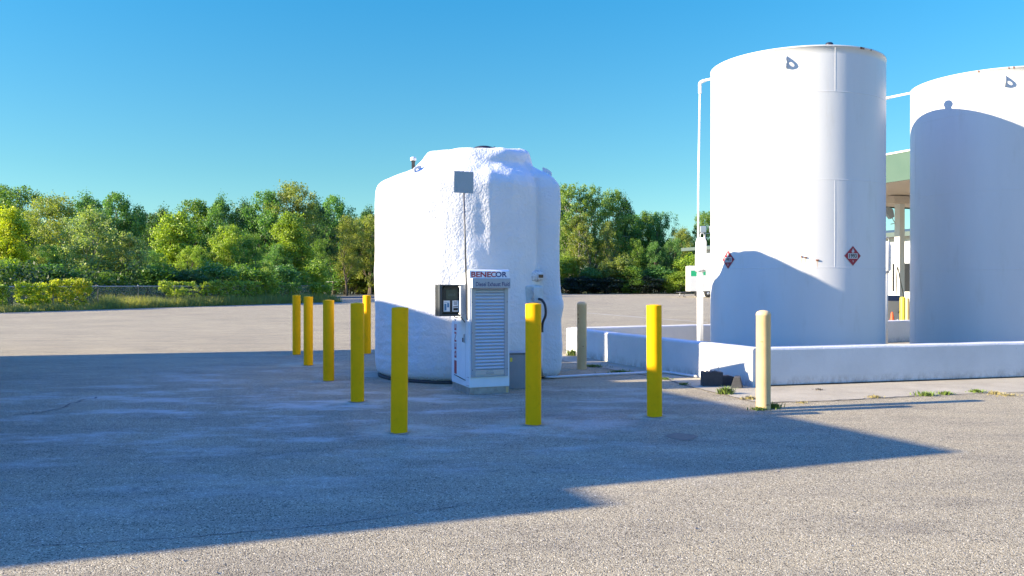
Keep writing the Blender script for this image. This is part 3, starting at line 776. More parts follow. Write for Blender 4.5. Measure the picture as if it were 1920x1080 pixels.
def placard(parent, R, az, z):
    a = R_(az); er = Vector((math.sin(a), -math.cos(a), 0)); et = Vector((math.cos(a), math.sin(a), 0))
    def sheet_on(poly, off, m_, par, name):
        # bend the flat piece round the shell
        b = MB(); vs = []
        for x, y in poly:
            aa = a + x / R; vs.append(Vector((math.sin(aa) * (R + off), -math.cos(aa) * (R + off), z + y)))
        b.add(vs, [tuple(range(len(poly)))]); return b.build(name, m_, par, fix=False)
    def fine(poly, n=6):
        out = []
        for i in range(len(poly)):
            p0, p1 = poly[i], poly[(i + 1) % len(poly)]
            for k in range(n): out.append((p0[0] + (p1[0] - p0[0]) * k / n, p0[1] + (p1[1] - p0[1]) * k / n))
        return out
    def strips(poly_fn, x0, x1, n, off, m_, par, name):
        b = MB(); vs = []
        for k in range(n + 1):
            x = x0 + (x1 - x0) * k / n; lo, hi = poly_fn(x)
            for y in (lo, hi):
                aa = a + x / R; vs.append(Vector((math.sin(aa) * (R + off), -math.cos(aa) * (R + off), z + y)))
        b.add(vs, [(2 * k, 2 * k + 2, 2 * k + 3, 2 * k + 1) for k in range(n)]); return b.build(name, m_, par, fix=False)
    D = .186
    pl = strips(lambda x: (-(D - abs(x)), D - abs(x)), -D, D, 16, .004, 'placard_white', parent, 'placard')
    D2 = .180
    strips(lambda x: (-(D2 - abs(x)), D2 - abs(x)), -D2, D2, 16, .006, 'placard_red', pl, 'red_field')
    strips(lambda x: (-.052, .046), -.105, .105, 10, .0075, 'placard_white', pl, 'number_panel')
    def bend(o, off):
        for v in o.data.vertices:
            aa = a + v.co.x / R; v.co = Vector((math.sin(aa) * (R + off), -math.cos(aa) * (R + off), z + v.co.y))
    I = Matrix.Identity(4)
    t_ = text('1993', 'number', 'ink', pl, .165, .074, I, .03); 
    for v in t_.data.vertices: v.co.y -= .003
    bend(t_, .009)
    t_ = text('3', 'class_number', 'placard_white', pl, .024, .036, I, .02)
    for v in t_.data.vertices: v.co.y -= .098
    bend(t_, .009)
    fl = [(0, .055), (-.022, .058), (-.032, .078), (-.026, .10), (-.018, .092), (-.012, .12), (0, .145), (.006, .118), (.014, .104), (.020, .112), (.030, .085), (.024, .062)]
    b = MB(); b.add([(x, y, 0) for x, y in fl], [tuple(range(len(fl)))]); q = b.build('flame', 'placard_white', pl, fix=False); bend(q, .009)
placard(T2, R2, 17.6, ZT(2.06)); placard(T2, R2, -66.5, ZT(2.02))
# rust-streaked bracket stubs and stains
def stub(az, z, w_, h_, dep):
    a = R_(az); mt = frame((R2 * math.sin(a), -R2 * math.cos(a), z), (math.cos(a), math.sin(a), 0), (0, 0, 1))
    b = MB(); b.box(-w_ / 2, w_ / 2, -h_ / 2, h_ / 2, -.005, dep, mt); b.build('bracket_stub', 'rust', T2, bevel=.003)
stub(-13, ZT(2.03), .05, .018, .02); stub(-15.2, ZT(2.045), .018, .03, .016); stub(-5.8, ZT(1.98), .05, .025, .022)
ms = mat('rust_stain', (.55, .42, .32), .7)
for az, z, L in ((-15.2, ZT(2.03), .13), (-12.8, ZT(2.02), .09), (-5.8, ZT(1.965), .14)):
    a = R_(az); vs = []
    for k in range(7):
        t = k / 6; w2 = .009 * (1 - t) + .002
        for sgn in (-1, 1):
            aa = a + sgn * w2 / R2; vs.append(((R2 + .0015) * math.sin(aa), -(R2 + .0015) * math.cos(aa), z - L * t))
    MB().add(vs, [(2 * k, 2 * k + 1, 2 * k + 3, 2 * k + 2) for k in range(6)]).build('rust_stain', ms, T2, fix=False)
for az, w2 in ((24, .03), (26, .012), (33, .008), (-19, .012)):
    a = R_(az); mt = frame(((R2 + .007) * math.sin(a), -(R2 + .007) * math.cos(a), H2 - .02), (math.cos(a), math.sin(a), 0), (0, 0, 1))
    MB().box(-w2, w2, -.02, .018, 0, .004, mt).build('rust_chip', 'rust', T2 if az > 0 else T3)
for az, w2, hh in ((-5, .05, .03), (-9, .012, .03), (-3.4, .01, .1), (-22, .01, .02), (-40, .014, .02)):
    a = R_(az); mt = frame(((R2 + .007) * math.sin(a), -(R2 + .007) * math.cos(a), H2 - .02), (math.cos(a), math.sin(a), 0), (0, 0, 1))
    MB().box(-w2, w2, -hh, .016, 0, .004, mt).build('rust_chip', 'rust', T3)
# risers with float gauges
def riser(x, y, tank_c, label, ux=(-.042, -.008)):
    o = empty('riser_pipe', (x, y, 0), 0, label, 'pipe', 'white riser pipes behind the tall tanks'); o.scale = (1.015, 1.015, 1.017)
    b = MB(); b.tube([(0, 0, .01), (0, 0, 2.08)], .066, 18); b.build('lower_pipe', 'pipe_white', o)
    b = MB(); b.lathe([(.066, 1.78), (.105, 1.79), (.105, 1.82), (.066, 1.83)], 18); b.build('collar', 'galv', o)
    b = MB(); b.lathe([(.105, 1.83), (.115, 1.86), (.115, 2.42), (.09, 2.50), (.03, 2.52), (.001, 2.52)], 20, (.02, 0, 0)); g_ = b.build('float_gauge', 'pipe_white', o)
    b = MB(); b.tube(bez([(.07, -.02, 2.48), (.075, -.02, 2.57), (.035, -.02, 2.62), (0, -.02, 2.57), (.0, -.02, 2.48)], 6), .01, 8); b.build('lifting_eye', 'galv', g_)
    b = MB(); b.tube([(ux[0], 0, 1.95), (ux[0], 0, 3.5), (ux[1], 0, 5.62)], .021, 12); b.build('upper_pipe', 'pipe_white', o)
    d = (Vector((tank_c[0], tank_c[1], 0)) - Vector((x, y, 0))).normalized()
    b = MB(); b.tube(bez([(ux[1], 0, 5.58), (ux[1], 0, 5.70), Vector((ux[1] + .005, -.01, 5.80)), Vector((-.0, 0, 5.84)) + d * .10], 5), .036, 12); b.build('elbow', 'pipe_white', o)
    b = MB(); b.tube([Vector((0, 0, 5.84)) + d * .08, Vector((0, 0, 5.93)) + d * 1.25], .027, 12); b.build('cross_pipe', 'pipe_white', o)
    return o
riser(4.07, 17.85, (5.715, 16.65), 'white vent riser with fat gauge cylinder standing left of the nearer tall tank')
riser(8.80, 19.47, (10.55, 18.05), 'white vent riser mostly hidden in the gap between the two tall tanks', (-.06, -.06))

# rubber blocks on the apron
x_, y_ = G(1318, 725)
rb = empty('rubber_block', (x_, y_, 0), UA - R_(19), 'tall black rubber block with ragged top leaning by the wall corner', 'rubber block', 'black rubber blocks beside the wall')
b = MB(); b.prism([(0, 0), (0, .215), (.02, .23), (.05, .222), (.06, .205), (.10, .23), (.12, .212), (.16, .235), (.20, .222), (.215, .236), (.24, .218), (.31, .215), (.31, 0)], 'y', 0, .14)
b.build('block', 'rubber', rb, bevel=.004)
x_, y_ = G(1356, 725)
rb = empty('rubber_block', (x_, y_ + .05, 0), R_(4), 'long low black rubber block in the middle of the pile by the wall', 'rubber block', 'black rubber blocks beside the wall')
b = MB(); b.prism([(0, 0), (.0, .155), (.12, .16), (.19, .14), (.20, 0)], 'y', 0, .12); b.build('block', 'rubber', rb, bevel=.006)
x_, y_ = G(1370, 728)
rb = empty('rubber_block', (x_, y_, 0), R_(-18), 'wedge shaped black rubber block at the right end of the pile', 'rubber block', 'black rubber blocks beside the wall')
b = MB(); b.prism([(0, 0), (.05, .165), (.13, .165), (.17, 0)], 'y', 0, .26); q = b.build('block', 'rubber', rb, bevel=.006)

# ------------------------------------------------------------------ weeds
def lm(name, col):
    m = mat(name, col, .6); s = N(m); s.l(s.ramp(s.noise(s.coord('Object'), 9, 3), [(.3, tuple(c * .6 for c in col)), (.7, tuple(min(1, c * 1.4) for c in col))]), s.b.inputs['Base Color']); return m
M['weed'] = lm('weed_green', (.13, .19, .03)); M['weed_dry'] = lm('weed_dry', (.30, .25, .10))
def tuft(px, py, rad, h, n, label, m='weed', group='weeds in the pavement joint'):
    x, y = G(px, py); rnd = random.Random(px * 7 + py); b = MB()
    for i in range(n):
        t = rnd.uniform(0, 6.283); r0 = rad * abs(rnd.gauss(0, .45)); q = Vector((r0 * math.cos(t), r0 * .7 * math.sin(t), 0))
        d = Vector((math.cos(t + rnd.gauss(0, .6)), math.sin(t + rnd.gauss(0, .6)), 0)) * rnd.uniform(.15, .9)
        hh = h * rnd.uniform(.35, 1.0); wd = rnd.uniform(.002, .006) * (1 + h * 5)
        sd = Vector((-d.y, d.x, 0)).normalized() * wd
        p1 = q + d * hh * .35 + Vector((0, 0, hh * .6)); p2 = q + d * hh * .9 + Vector((0, 0, hh * rnd.uniform(.5, 1)))
        b.add([q - sd, q + sd, p1 + sd, p1 - sd, p2], [(0, 1, 2, 3), (3, 2, 4)])
    o = b.build('weed', m, loc=(x, y, .004), fix=False)
    return tag(o, label, 'weed', group)
tuft(1073, 667, .16, .20, 160, 'small bright green weed at the far foot of the wall, beside the small tank')
tuft(1113, 688, .30, .06, 240, 'dark low grass patch beside the foot of the shaded cream bollard')
tuft(1165, 699, .32, .06, 220, 'dark low grass patch beside the thin pipe on the ground')
tuft(1283, 722, .10, .05, 120, 'tiny shaded weed left of the rubber blocks')
tuft(1247, 712, .16, .05, 120, 'small shaded weed right behind the lone yellow bollard')
tuft(1361, 739, .13, .13, 260, 'bright green grass tuft in front of the rubber blocks')
tuft(1405, 749, .14, .06, 140, 'low yellowish weed just left of the sunlit cream bollard', 'weed_dry')
tuft(1424, 769, .15, .05, 200, 'short weeds at the left foot of the sunlit cream bollard')
tuft(1452, 766, .12, .10, 90, 'thin sprig with dry seed heads right of the sunlit cream bollard')
tuft(1642, 746, .16, .05, 140, 'thin yellowish weed left of the others along the front wall', 'weed_dry')
tuft(1735, 742, .20, .07, 240, 'widest green weed along the front wall')
tuft(1773, 740, .15, .06, 180, 'small dark green weed right of the widest one along the front wall')
tuft(1831, 736, .15, .06, 180, 'green weed near the tip of the longest bollard shadow')
tuft(1866, 739, .16, .05, 160, 'short pale weed patch towards the right edge, nearer the wall', 'weed_dry')
tuft(1888, 742, .24, .03, 200, 'flat pale weed patch at the right edge of the photo', 'weed_dry')
tuft(1505, 756, .15, .03, 60, 'low brown debris-like weed in the joint by the bollard shadows', 'weed_dry')
tuft(1537, 586 + 146, .10, .04, 50, 'dark dry leaves against the foot of the front wall', crackm)

# pebbles and leaf litter, beyond counting
rnd = random.Random(11); b = MB()
for i in range(1500):
    Y = rnd.uniform(3.9, 17) ** 1; X = rnd.uniform(-.66, .66) * Y; r = rnd.choice([.004, .005, .006, .009, .012])
    if rnd.random() < .97: r = min(r, .007)
    vs = [(X + r * math.cos(t) * rnd.uniform(.6, 1.2), Y + r * math.sin(t) * rnd.uniform(.6, 1.2), .004) for t in (0, 1.26, 2.5, 3.8, 5)] + [(X, Y, .004 + r * .8)]
    b.add(vs, [(0, 1, 5), (1, 2, 5), (2, 3, 5), (3, 4, 5), (4, 0, 5)])
tag(b.build('gravel', worn('loose_stones', (.30, .27, .24), .9, .5, 3), fix=False), 'loose grit and pebbles scattered over the asphalt', 'gravel', kind='stuff')

# ------------------------------------------------------------------ workshop building left of the frame; its shadow covers the lot
HB = 4.4; off = Vector((SD.x, SD.y, 0)) * (K_SH * HB)
S1 = Vector((*G(1805, 848), 0)); S2 = Vector((-1.43, 20.08, 0)); Nn = Vector((*G(1150, 948), 0))
C1 = S1 + off; C2 = S2 + off; un = (S1 - Vector((*G(0, 1075), 0))); 
vv = (C2 - C1).normalized(); uu = -Vector((vv.y, -vv.x, 0)).normalized() * -1
uu = Vector((.9385, .3452, 0)).normalized()
wb = empty('workshop_building', (C1.x, C1.y, 0), 0, 'flat roofed tan workshop outside the left edge that shades the asphalt', 'building')
Lv = (C2 - C1).length
def quadbox(a, d1, l1, d2, l2, z0, z1):
    vs = [a, a + d1 * l1, a + d1 * l1 + d2 * l2, a + d2 * l2]
    return [Vector((p.x, p.y, z0)) for p in vs] + [Vector((p.x, p.y, z1)) for p in vs], [(0, 1, 2, 3), (7, 6, 5, 4), (0, 4, 5, 1), (1, 5, 6, 2), (2, 6, 7, 3), (3, 7, 4, 0)]
O = Vector((0, 0, 0))
def qb(mb, a, d1, l1, d2, l2, z0, z1): mb.add(*quadbox(a, d1, l1, d2, l2, z0, z1))
b = MB(); qb(b, O, -uu, 16, vv, Lv, 0, HB - .2); b.build('wall', 'brick', wb)
b = MB(); qb(b, O + uu * .0, -uu, 16, vv, Lv, HB - .199, HB); b.build('roof', 'housing', wb)
n1 = Nn + off - C1; det = uu.x * -vv.y + vv.x * uu.y; t_ = (n1.x * -vv.y + vv.x * n1.y) / det; w_ = (uu.x * n1.y - uu.y * n1.x) / det
b = MB(); qb(b, uu * t_ - vv * .002, -uu, 16 + t_, -vv, w_, 0, HB); b.build('front_bay', 'brick', wb)
for k, y0 in enumerate((2.0, 6.5)):
    b = MB(); qb(b, vv * y0 + uu * .03, -uu, .02, vv, 3.4, .02, 3.4); d_ = b.build('roller_door', 'alu', wb)
b = MB(); qb(b, vv * 11.2 + uu * .03, -uu, .02, vv, .95, .02, 2.1); b.build('door', 'signback', wb)
# unseen block added on the roof edge to shade a stretch of the low wall
def nn_(p): return p.dot(Vector((-SD.y * 1, SD.x * 1, 0)) * -1)
perp = Vector((SD.y, -SD.x, 0)); perp = perp if perp.y > 0 else -perp
# along the roof edge, where does the sun pass over and reach points with cross-coordinate 15.85..17.1
def edge_t(nval): return (nval - C1.dot(perp)) / vv.dot(perp)
ta, tb = edge_t(15.78), edge_t(17.0)
sblk = empty('rooftop_shade_block', (C1 + vv * ta).to_tuple()[:2] + (HB,), 0, 'unseen grey block added on the edge of the workshop roof to shade the low wall', 'shade block')
b = MB(); qb(b, -uu * .15, -uu, 1.0, vv, tb - ta, .001, 1.85); b.build('casing', 'alu', sblk, bevel=.03)
b = MB(); b.lathe([(.30, 1.86), (.30, 1.9), (.27, 1.9), (.27, 1.86)], 24, (-.6, .3, 0)); b.build('top_ring', 'black', sblk)

# ------------------------------------------------------------------ canopy and building between the tanks
du, dv = Vector((math.cos(R_(21.5)), math.sin(R_(21.5)), 0)), Vector((-math.sin(R_(21.5)), math.cos(R_(21.5)), 0))
q0 = Vector((11.06, 24.4, 0)); FC = q0 + dv * 6.2; NC = q0 - dv * 4.2
cn = empty('fuel_canopy', (NC.x, NC.y, 0), math.atan2(du.y, du.x), 'fuel station canopy with pale green fascia seen between the tall tanks', 'canopy')
b = MB(); zl, zh = 4.6, 5.36; LV = 10.4; LU = 12
b.box(0, .06, 0, LV, zl - .05, zh); b.box(.0601, LU, 0, .06, zl - .05, zh); b.box(.0601, LU, LV - .06, LV, zl - .05, zh); b.box(LU + .0001, LU + .06, 0, LV, zl - .05, zh)
b.build('fascia', 'canopy_green', cn)
b = MB(); b.box(-.02, LU + .08, -.02, LV + .02, zh + .001, zh + .05); b.build('roof', 'bld_white', cn)
b = MB()
for k in range(40): b.box(.0605, LU - .001, .062 + k * .257, .062 + k * .257 + .235, zl, zl + .03)
b.build('soffit', 'soffit', cn); b = MB(); b.box(.061, LU - .001, .07, LV - .07, zl + .032, zl + .05); b.build('soffit_backing', 'soffit', cn)
b = MB()
for k in range(5): b.box(1.2, 3.4, .8 + k * .7, .95 + k * .7, zl - .02, zl - .001)
b.build('light_strip', 'bld_white', cn)
cpos = Vector(P(1686.5, 560, 28.5)); lc = Matrix.Rotation(-cn.rotation_euler.z, 3, 'Z') @ (Vector((cpos.x, cpos.y, 0)) - cn.location)
for k, (ox, oy) in enumerate(((0, 0), (7, 0), (0, -5.5), (7, -5.5))):
    b = MB(); b.box(lc.x + ox - .115, lc.x + ox + .115, lc.y + oy - .115, lc.y + oy + .115, 0, zl - .03); 
    if lc.y + oy > .2: b.build('column', 'bld_white', cn, bevel=.01)
b = MB(); b.box(lc.x - .5, LU - 1, lc.y - .25, lc.y + .12, zl - .28, zl - .031); b.build('beam', 'soffit', cn)
# fuel dispenser island pieces
x_, y_, _ = P(1692.5, 580, 24.2)
def far_boll(x, y, h, r, m_, label): 
    b = MB(); b.lathe([(r, 0), (r, h - .03), (r * .9, h), (.001, h + .01)], 20); o = b.build('bollard', m_, loc=(x, y, 0)); return tag(o, label, 'bollard', 'bollards at the fuel canopy')
far_boll(x_, y_, 1.17, .075, 'yellow_old', 'bright yellow bollard seen behind the wall in the gap between the tanks')
x_, y_, _ = P(1701, 580, 25.5); far_boll(x_, y_, 1.12, .065, 'cream', 'cream bollard right of the yellow one in the gap between the tanks')
def cone(px, Y, m_, label, h=.7):
    x_, y_, _ = P(px, 590, Y); o = empty('traffic_cone', (x_, y_, 0), .3, label, 'traffic cone', 'traffic cones in the gap')
    MB().lathe([(.13, .03), (.12, .06), (.03, h), (.02, h + .01), (.001, h + .01)], 20).build('cone', m_, o)
    MB().box(-.18, .18, -.18, .18, 0, .03).build('base', m_, o, bevel=.01)
cone(1673, 25, 'orange', 'orange traffic cone behind the wall in the gap between the tanks'); cone(1683.5, 24.5, 'signback', 'small grey cone beside the orange one in the gap', .5)
x_, y_, _ = P(1669, 560, 27.5)
fp = empty('fuel_pump', (x_, y_, 0), R_(21), 'tan fuel pump housing half hidden behind the nearer tall tank', 'fuel pump')
MB().box(-.45, .22, -.25, .25, .0, 1.0).build('body', 'soffit', fp, bevel=.02); MB().box(-.4, .2, -.22, .22, 1.001, 1.18).build('top', 'navy', fp, bevel=.02)
MB().tube(bez([(.1, -.27, .6), (.18, -.4, 1.0), (.12, -.3, 1.7), (.05, -.25, 2.1), (.0, -.25, 1.2)]), .018, 8).build('hose', 'black', fp)
# floodlight on the column
x_, y_, z_ = P(1667, 400, 27.8)
fl = empty('floodlight', (x_, y_, z_), 0, 'dark floodlight on a bent arm under the green canopy', 'floodlight')
MB().prism([(-.14, .0), (-.06, .22), (.1, .12), (.14, -.12), (.02, -.2)], 'y', -.1, .1).build('lamp_head', 'signback', fl, bevel=.02)
MB().tube(bez([(.10, 0, -.12), (.14, 0, -.24), (.24, .1, -.32), (.33, .6, -.32)]), .014, 8).build('arm', 'galv', fl)
# white sheet-metal building
E1 = Vector((23.3, 105, 0)); E2 = Vector((39.5, 63, 0)); de = (E2 - E1).normalized(); dn = Vector((-de.y, de.x, 0)); Le = (E2 - E1).length
wbx = empty('warehouse', (E1.x, E1.y, 0), math.atan2(de.y, de.x), 'long white metal building with green roof edge behind the tall tanks', 'building')
HW = 5.9
MB().box(0, Le, 0, 18, 0, HW).build('wall', 'bld_white', wbx)
rr = MB(); rr.prism([(-1.0, HW - .05), (9, HW + 1.0), (19, HW - .05), (19, HW + .25), (9, HW + 1.35), (-1.0, HW + .25)], 'x', -1.6, Le + 1); rr.build('roof', 'roof_green', wbx)
MB().box(-1.6, Le + 1, -1.05, -1.002, HW - .1, HW + .3).build('fascia', 'roof_green', wbx)
for t in (6, 12, 20, 27, 33):
    MB().box(t, t + .12, -.06, -.002, 0, HW - .1).build('downpipe', 'alu', wbx)
for t, w_, z0, z1 in ((15, 3.5, .02, 3.6), (Le - 13.2, 3.4, .9, 3.4), (Le - 8.8, 3.2, .9, 3.2)):
    wn = MB().box(t, t + w_, -.05, -.002, z0, z1).build('window', 'dark_glass', wbx); MB().box(t - .1, t + w_ + .1, -.08, -.052, z1 + .001, z1 + .12).build('frame', 'alu', wn)
# roof lamp mast
q = P(1322, 470, 108)
lm_ = empty('light_mast', (q[0], q[1], HW + .15), 0, 'floodlights on a thin mast above the white building roof', 'floodlight')
MB().tube([(0, 0, 0), (0, 0, 2.1)], .09, 8).build('mast', 'galv', lm_); MB().box(-.9, .9, -.05, .05, 2.101, 2.2).build('crossbar', 'galv', lm_)
for dx_ in (-.7, .5): MB().box(dx_, dx_ + .8, -.35, .1, 2.25, 3.1).build('lamp_head', 'alu', lm_, bevel=.08)
for t in (0,):
    q = P(1680, 440, 66)
# trailer
tx, ty = G(1309, 557.0); ty = 98; tx = (1309 - 960) / F * 98
tr = empty('cargo_trailer', (tx, ty, 0), R_(2), 'white box trailer with green stripe parked by the white building', 'trailer')
MB().box(-1.2, 2.6, -1, 1.2, .72, 3.72).build('body', 'bld_white', tr, bevel=.05)
MB().box(-1.12, -.25, -1.006, -1.0005, 2.5, 3.15).build('stripe', 'green_stripe', tr); MB().box(.35, .62, -1.006, -1.0005, 2.62, 3.15).build('stripe', 'green_stripe', tr)
for x0 in (-.2, .95):
    wl = MB(); wl.lathe([(.20, -.12), (.42, -.12), (.46, -.08), (.46, .08), (.42, .12), (.20, .12)], 28); ww = wl.build('wheel', 'tyre', tr); ww.location = (x0, -.85, .46); ww.rotation_euler.x = R_(90)
    MB().lathe([(.20, -.06), (.2, .1), (.05, .12), (.001, .12)], 20).build('rim', 'alu', ww)
b = MB(); b.tube([(-1.2, -.6, .6), (-2.6, 0, .55)], .06, 8); b.tube([(-1.2, .6, .6), (-2.6, 0, .55)], .06, 8); b.box(-1.3, 2.4, -.9, .9, .58, .715); b.build('chassis', 'black', tr)
MB().tube([(-2.2, 0, .62), (-2.2, 0, .02)], .05, 8).build('jack', 'galv', tr); MB().tube([(-1.7, -.4, .5), (-1.9, -.5, .1), (-1.6, -.5, .05)], .04, 6).build('safety_chain', 'black', tr)
for px in (1112, 1117, 1133):
    Y = 134 if px != 1133 else 137; x_ = (px - 960) / F * Y
    tag(MB().lathe([(.14, 0), (.14, .95), (.001, 1.0)], 10).build('marker_post', 'cream', loc=(x_, Y, 0)), {1112: 'leftmost of three tiny pale posts below the far trees', 1117: 'middle one of three tiny pale posts below the far trees', 1133: 'tiny pale post standing apart right of the other two below the far trees'}[px], 'post', 'tiny far posts')

# ------------------------------------------------------------------ chain-link fences
M['wire'] = worn('fence_wire', (.55, .57, .59), .5, .1, 5, metal=.5)
def fence(a, d, L, H, posts, label, pitch=.10, wire=.0026, group=None):
    o = empty('chain_link_fence', (a.x, a.y, 0), math.atan2(d.y, d.x), label, 'fence', group)
    for t in posts: MB().lathe([(.035, 0), (.035, H + .03), (.045, H + .035), (.02, H + .08), (.001, H + .085)], 12, (t, 0, 0)).build('post', 'galv', o)
    MB().tube([(posts[0], 0, H), (posts[-1], 0, H)], .024, 8).build('rail', 'galv', o)
    b = MB(); n = int((L + H) / pitch)
    for sgn in (1, -1):
        for i in range(n):
            x0 = -H + i * pitch if sgn > 0 else i * pitch
            z0, z1 = .04, H - .01; xa = x0 + (0); xb = x0 + sgn * (z1 - z0)
            if sgn < 0: xa = x0
            # clip to fence
            def cl(x, z, x2, z2):
                if x < posts[0]: z += (posts[0] - x) / (x2 - x) * (z2 - z) if x2 != x else 0; x = posts[0]
                if x > posts[-1]: z += (posts[-1] - x) / (x2 - x) * (z2 - z); x = posts[-1]
                return x, z
            if max(xa, xb) <= posts[0] or min(xa, xb) >= posts[-1]: continue
            p0 = cl(xa, z0, xb, z1); p1 = cl(xb, z1, xa, z0)
            w2 = wire; y = .004 * sgn + .03
            vs = [(p0[0] - w2, y, p0[1]), (p0[0] + w2, y, p0[1]), (p0[0], y + w2, p0[1]), (p1[0] - w2, y, p1[1]), (p1[0] + w2, y, p1[1]), (p1[0], y + w2, p1[1])]
            b.add(vs, [(0, 1, 4, 3), (1, 2, 5, 4), (2, 0, 3, 5)])
    b.build('wire_mesh', 'wire', o, fix=False)
    return o
posts = [t for t in np.arange(-9, FL, 3.05)] + [FL]
fence(F0, fd, FL, 1.42, [float(t) for t in posts], 'near chain link fence with vines, along the left edge of the lot')
FF = Vector((-30, 117)); fdd = (Vector((-3, 123)) - FF).normalized()
fence(FF, fdd, 27, 1.9, [i * 3.4 for i in range(9)], 'far chain link fence in deep shade behind the left row of bollards', .15, .0025)

# ------------------------------------------------------------------ foliage
def leaves_mesh(name, C, rad, nper, leaf, seed, up=.35, aspect=.62, centre=None, flat=1.0):
    """C: cluster centres (n,3), rad (n,), leaf-sized rhombi spread through each cluster's volume"""
    rg = np.random.default_rng(seed); C = np.asarray(C, float); rad = np.asarray(rad, float)
    nper = int(nper * 1.5); leaf = leaf * .80; idx = np.repeat(np.arange(len(C)), nper); n = len(idx)
    d = rg.normal(size=(n, 3)); d /= np.linalg.norm(d, axis=1)[:, None]
    rr = rad[idx] * (.25 + .75 * rg.random(n) ** .6) * (1 + .35 * rg.normal(size=n) * (rg.random(n) < .25))
    pos = C[idx] + d * rr[:, None] * np.array([1, 1, .78 * flat])
    nr = d * .8 + rg.normal(size=(n, 3)) * .75 + np.array([0, 0, up]); nr /= np.linalg.norm(nr, axis=1)[:, None]
    a = np.cross(nr, rg.normal(size=(n, 3))); a /= np.linalg.norm(a, axis=1)[:, None] + 1e-9; bb = np.cross(nr, a)
    sz = leaf * (.55 + .9 * rg.random(n)); A = a * (sz / 2)[:, None]; B = bb * (sz * aspect / 2)[:, None]
    vs = np.empty((n, 4, 3)); vs[:, 0] = pos - A; vs[:, 1] = pos + B + A * .15; vs[:, 2] = pos + A; vs[:, 3] = pos - B + A * .15
    me = bpy.data.meshes.new(name); me.vertices.add(4 * n); me.vertices.foreach_set('co', vs.reshape(-1))
    me.loops.add(4 * n); me.loops.foreach_set('vertex_index', np.arange(4 * n, dtype=np.int32))
    me.polygons.add(n); me.polygons.foreach_set('loop_start', np.arange(0, 4 * n, 4, dtype=np.int32)); me.polygons.foreach_set('loop_total', np.full(n, 4, np.int32))
    ct = rg.random(len(C)); tint = np.clip(ct[idx] * .45 + rg.random(n) * .55, 0, 1)
    at = me.attributes.new('tint', 'FLOAT', 'FACE'); at.data.foreach_set('value', tint.astype(np.float32))
    me.update(); me.validate(); me.materials.append(M['leaf']); return me
def proto(kind, seed, H, W, base, lobes, ncl, rc, nper, leaf, trunk_r, multi=1, bark='bark', up=.35, shape='round'):
    rnd = random.Random(seed); L = []
    for i in range(lobes):
        t = (i + .5) / lobes; z = base + (H - base) * (.12 + .80 * t)
        if shape == 'round': ww = math.sin(math.pi * min(1, .18 + t * .72)) 
        elif shape == 'cone': ww = 1.05 - .85 * t
        elif shape == 'vase': ww = .45 + .6 * math.sin(math.pi * (.15 + t * .65))
        else: ww = .8
        a = i * 2.4 + rnd.uniform(-.5, .5); rr = W / 2 * ww * rnd.uniform(.30, .62)
        if t > .88: rr *= .35
        lr = W / 2 * rnd.uniform(.36, .56) * (.65 + .35 * ww)
        z = min(z, H - lr * .75)
        L.append((rr * math.cos(a), rr * math.sin(a), z, lr, lr * rnd.uniform(.7, 1.05)))
    C = []; Rd = []
    for i in range(ncl):
        cx, cy, cz, lr, lz = L[i % lobes]
        d = Vector((rnd.gauss(0, 1), rnd.gauss(0, 1), rnd.gauss(.25, 1))).normalized(); q = rnd.uniform(.55, 1.02)
        C.append((cx + d.x * lr * q, cy + d.y * lr * q, max(base * .8 + .2, cz + d.z * lz * q))); Rd.append(rc * rnd.uniform(.55, 1.25))
    me = leaves_mesh('crown', C, Rd, nper, leaf, seed, up)
    b = MB()
    for s_ in range(multi):
        ox = rnd.uniform(-.3, .3) * (multi > 1) * W * .5; oy = rnd.uniform(-.3, .3) * (multi > 1) * W * .5
        pts = []; top = H * (.80 if multi == 1 else rnd.uniform(.6, .85)); wx = wy = 0
        for k in range(9):
            t = k / 8; wx += rnd.gauss(0, .02) * H * .5 * (k > 0); wy += rnd.gauss(0, .02) * H * .5 * (k > 0); pts.append((ox * .4 + ox * .6 * t + wx, oy * .4 + oy * .6 * t + wy, top * t))
        b.tube(pts, [trunk_r * (1.25 if k == 0 else 1) * (1 - .78 * k / 8) for k in range(9)], 8)
        for cx, cy, cz, lr, lz in L[s_::multi]:
            k0 = max(1, min(7, int(cz / top * 8) - 2)); st_ = Vector(pts[k0]); en = Vector((cx, cy, cz))
            md = st_.lerp(en, .5) + Vector((rnd.gauss(0, .15), rnd.gauss(0, .15), .1 * lr)); r0 = trunk_r * (1 - .78 * k0 / 8) * .55
            b.tube([st_, md, en], [r0, r0 * .6, r0 * .25], 6)
            for _ in range(4):
                d = Vector((rnd.gauss(0, 1), rnd.gauss(0, 1), rnd.gauss(.3, .7))).normalized()
                b.tube([md.lerp(en, rnd.random()), en + d * lr * .9], [r0 * .3, r0 * .08], 5, cap=False)
    ob = b.build('trunk', bark, fix=False); tm = ob.data; bpy.data.objects.remove(ob)
    return dict(H=H, W=W, crown=me, trunk=tm, name=kind)
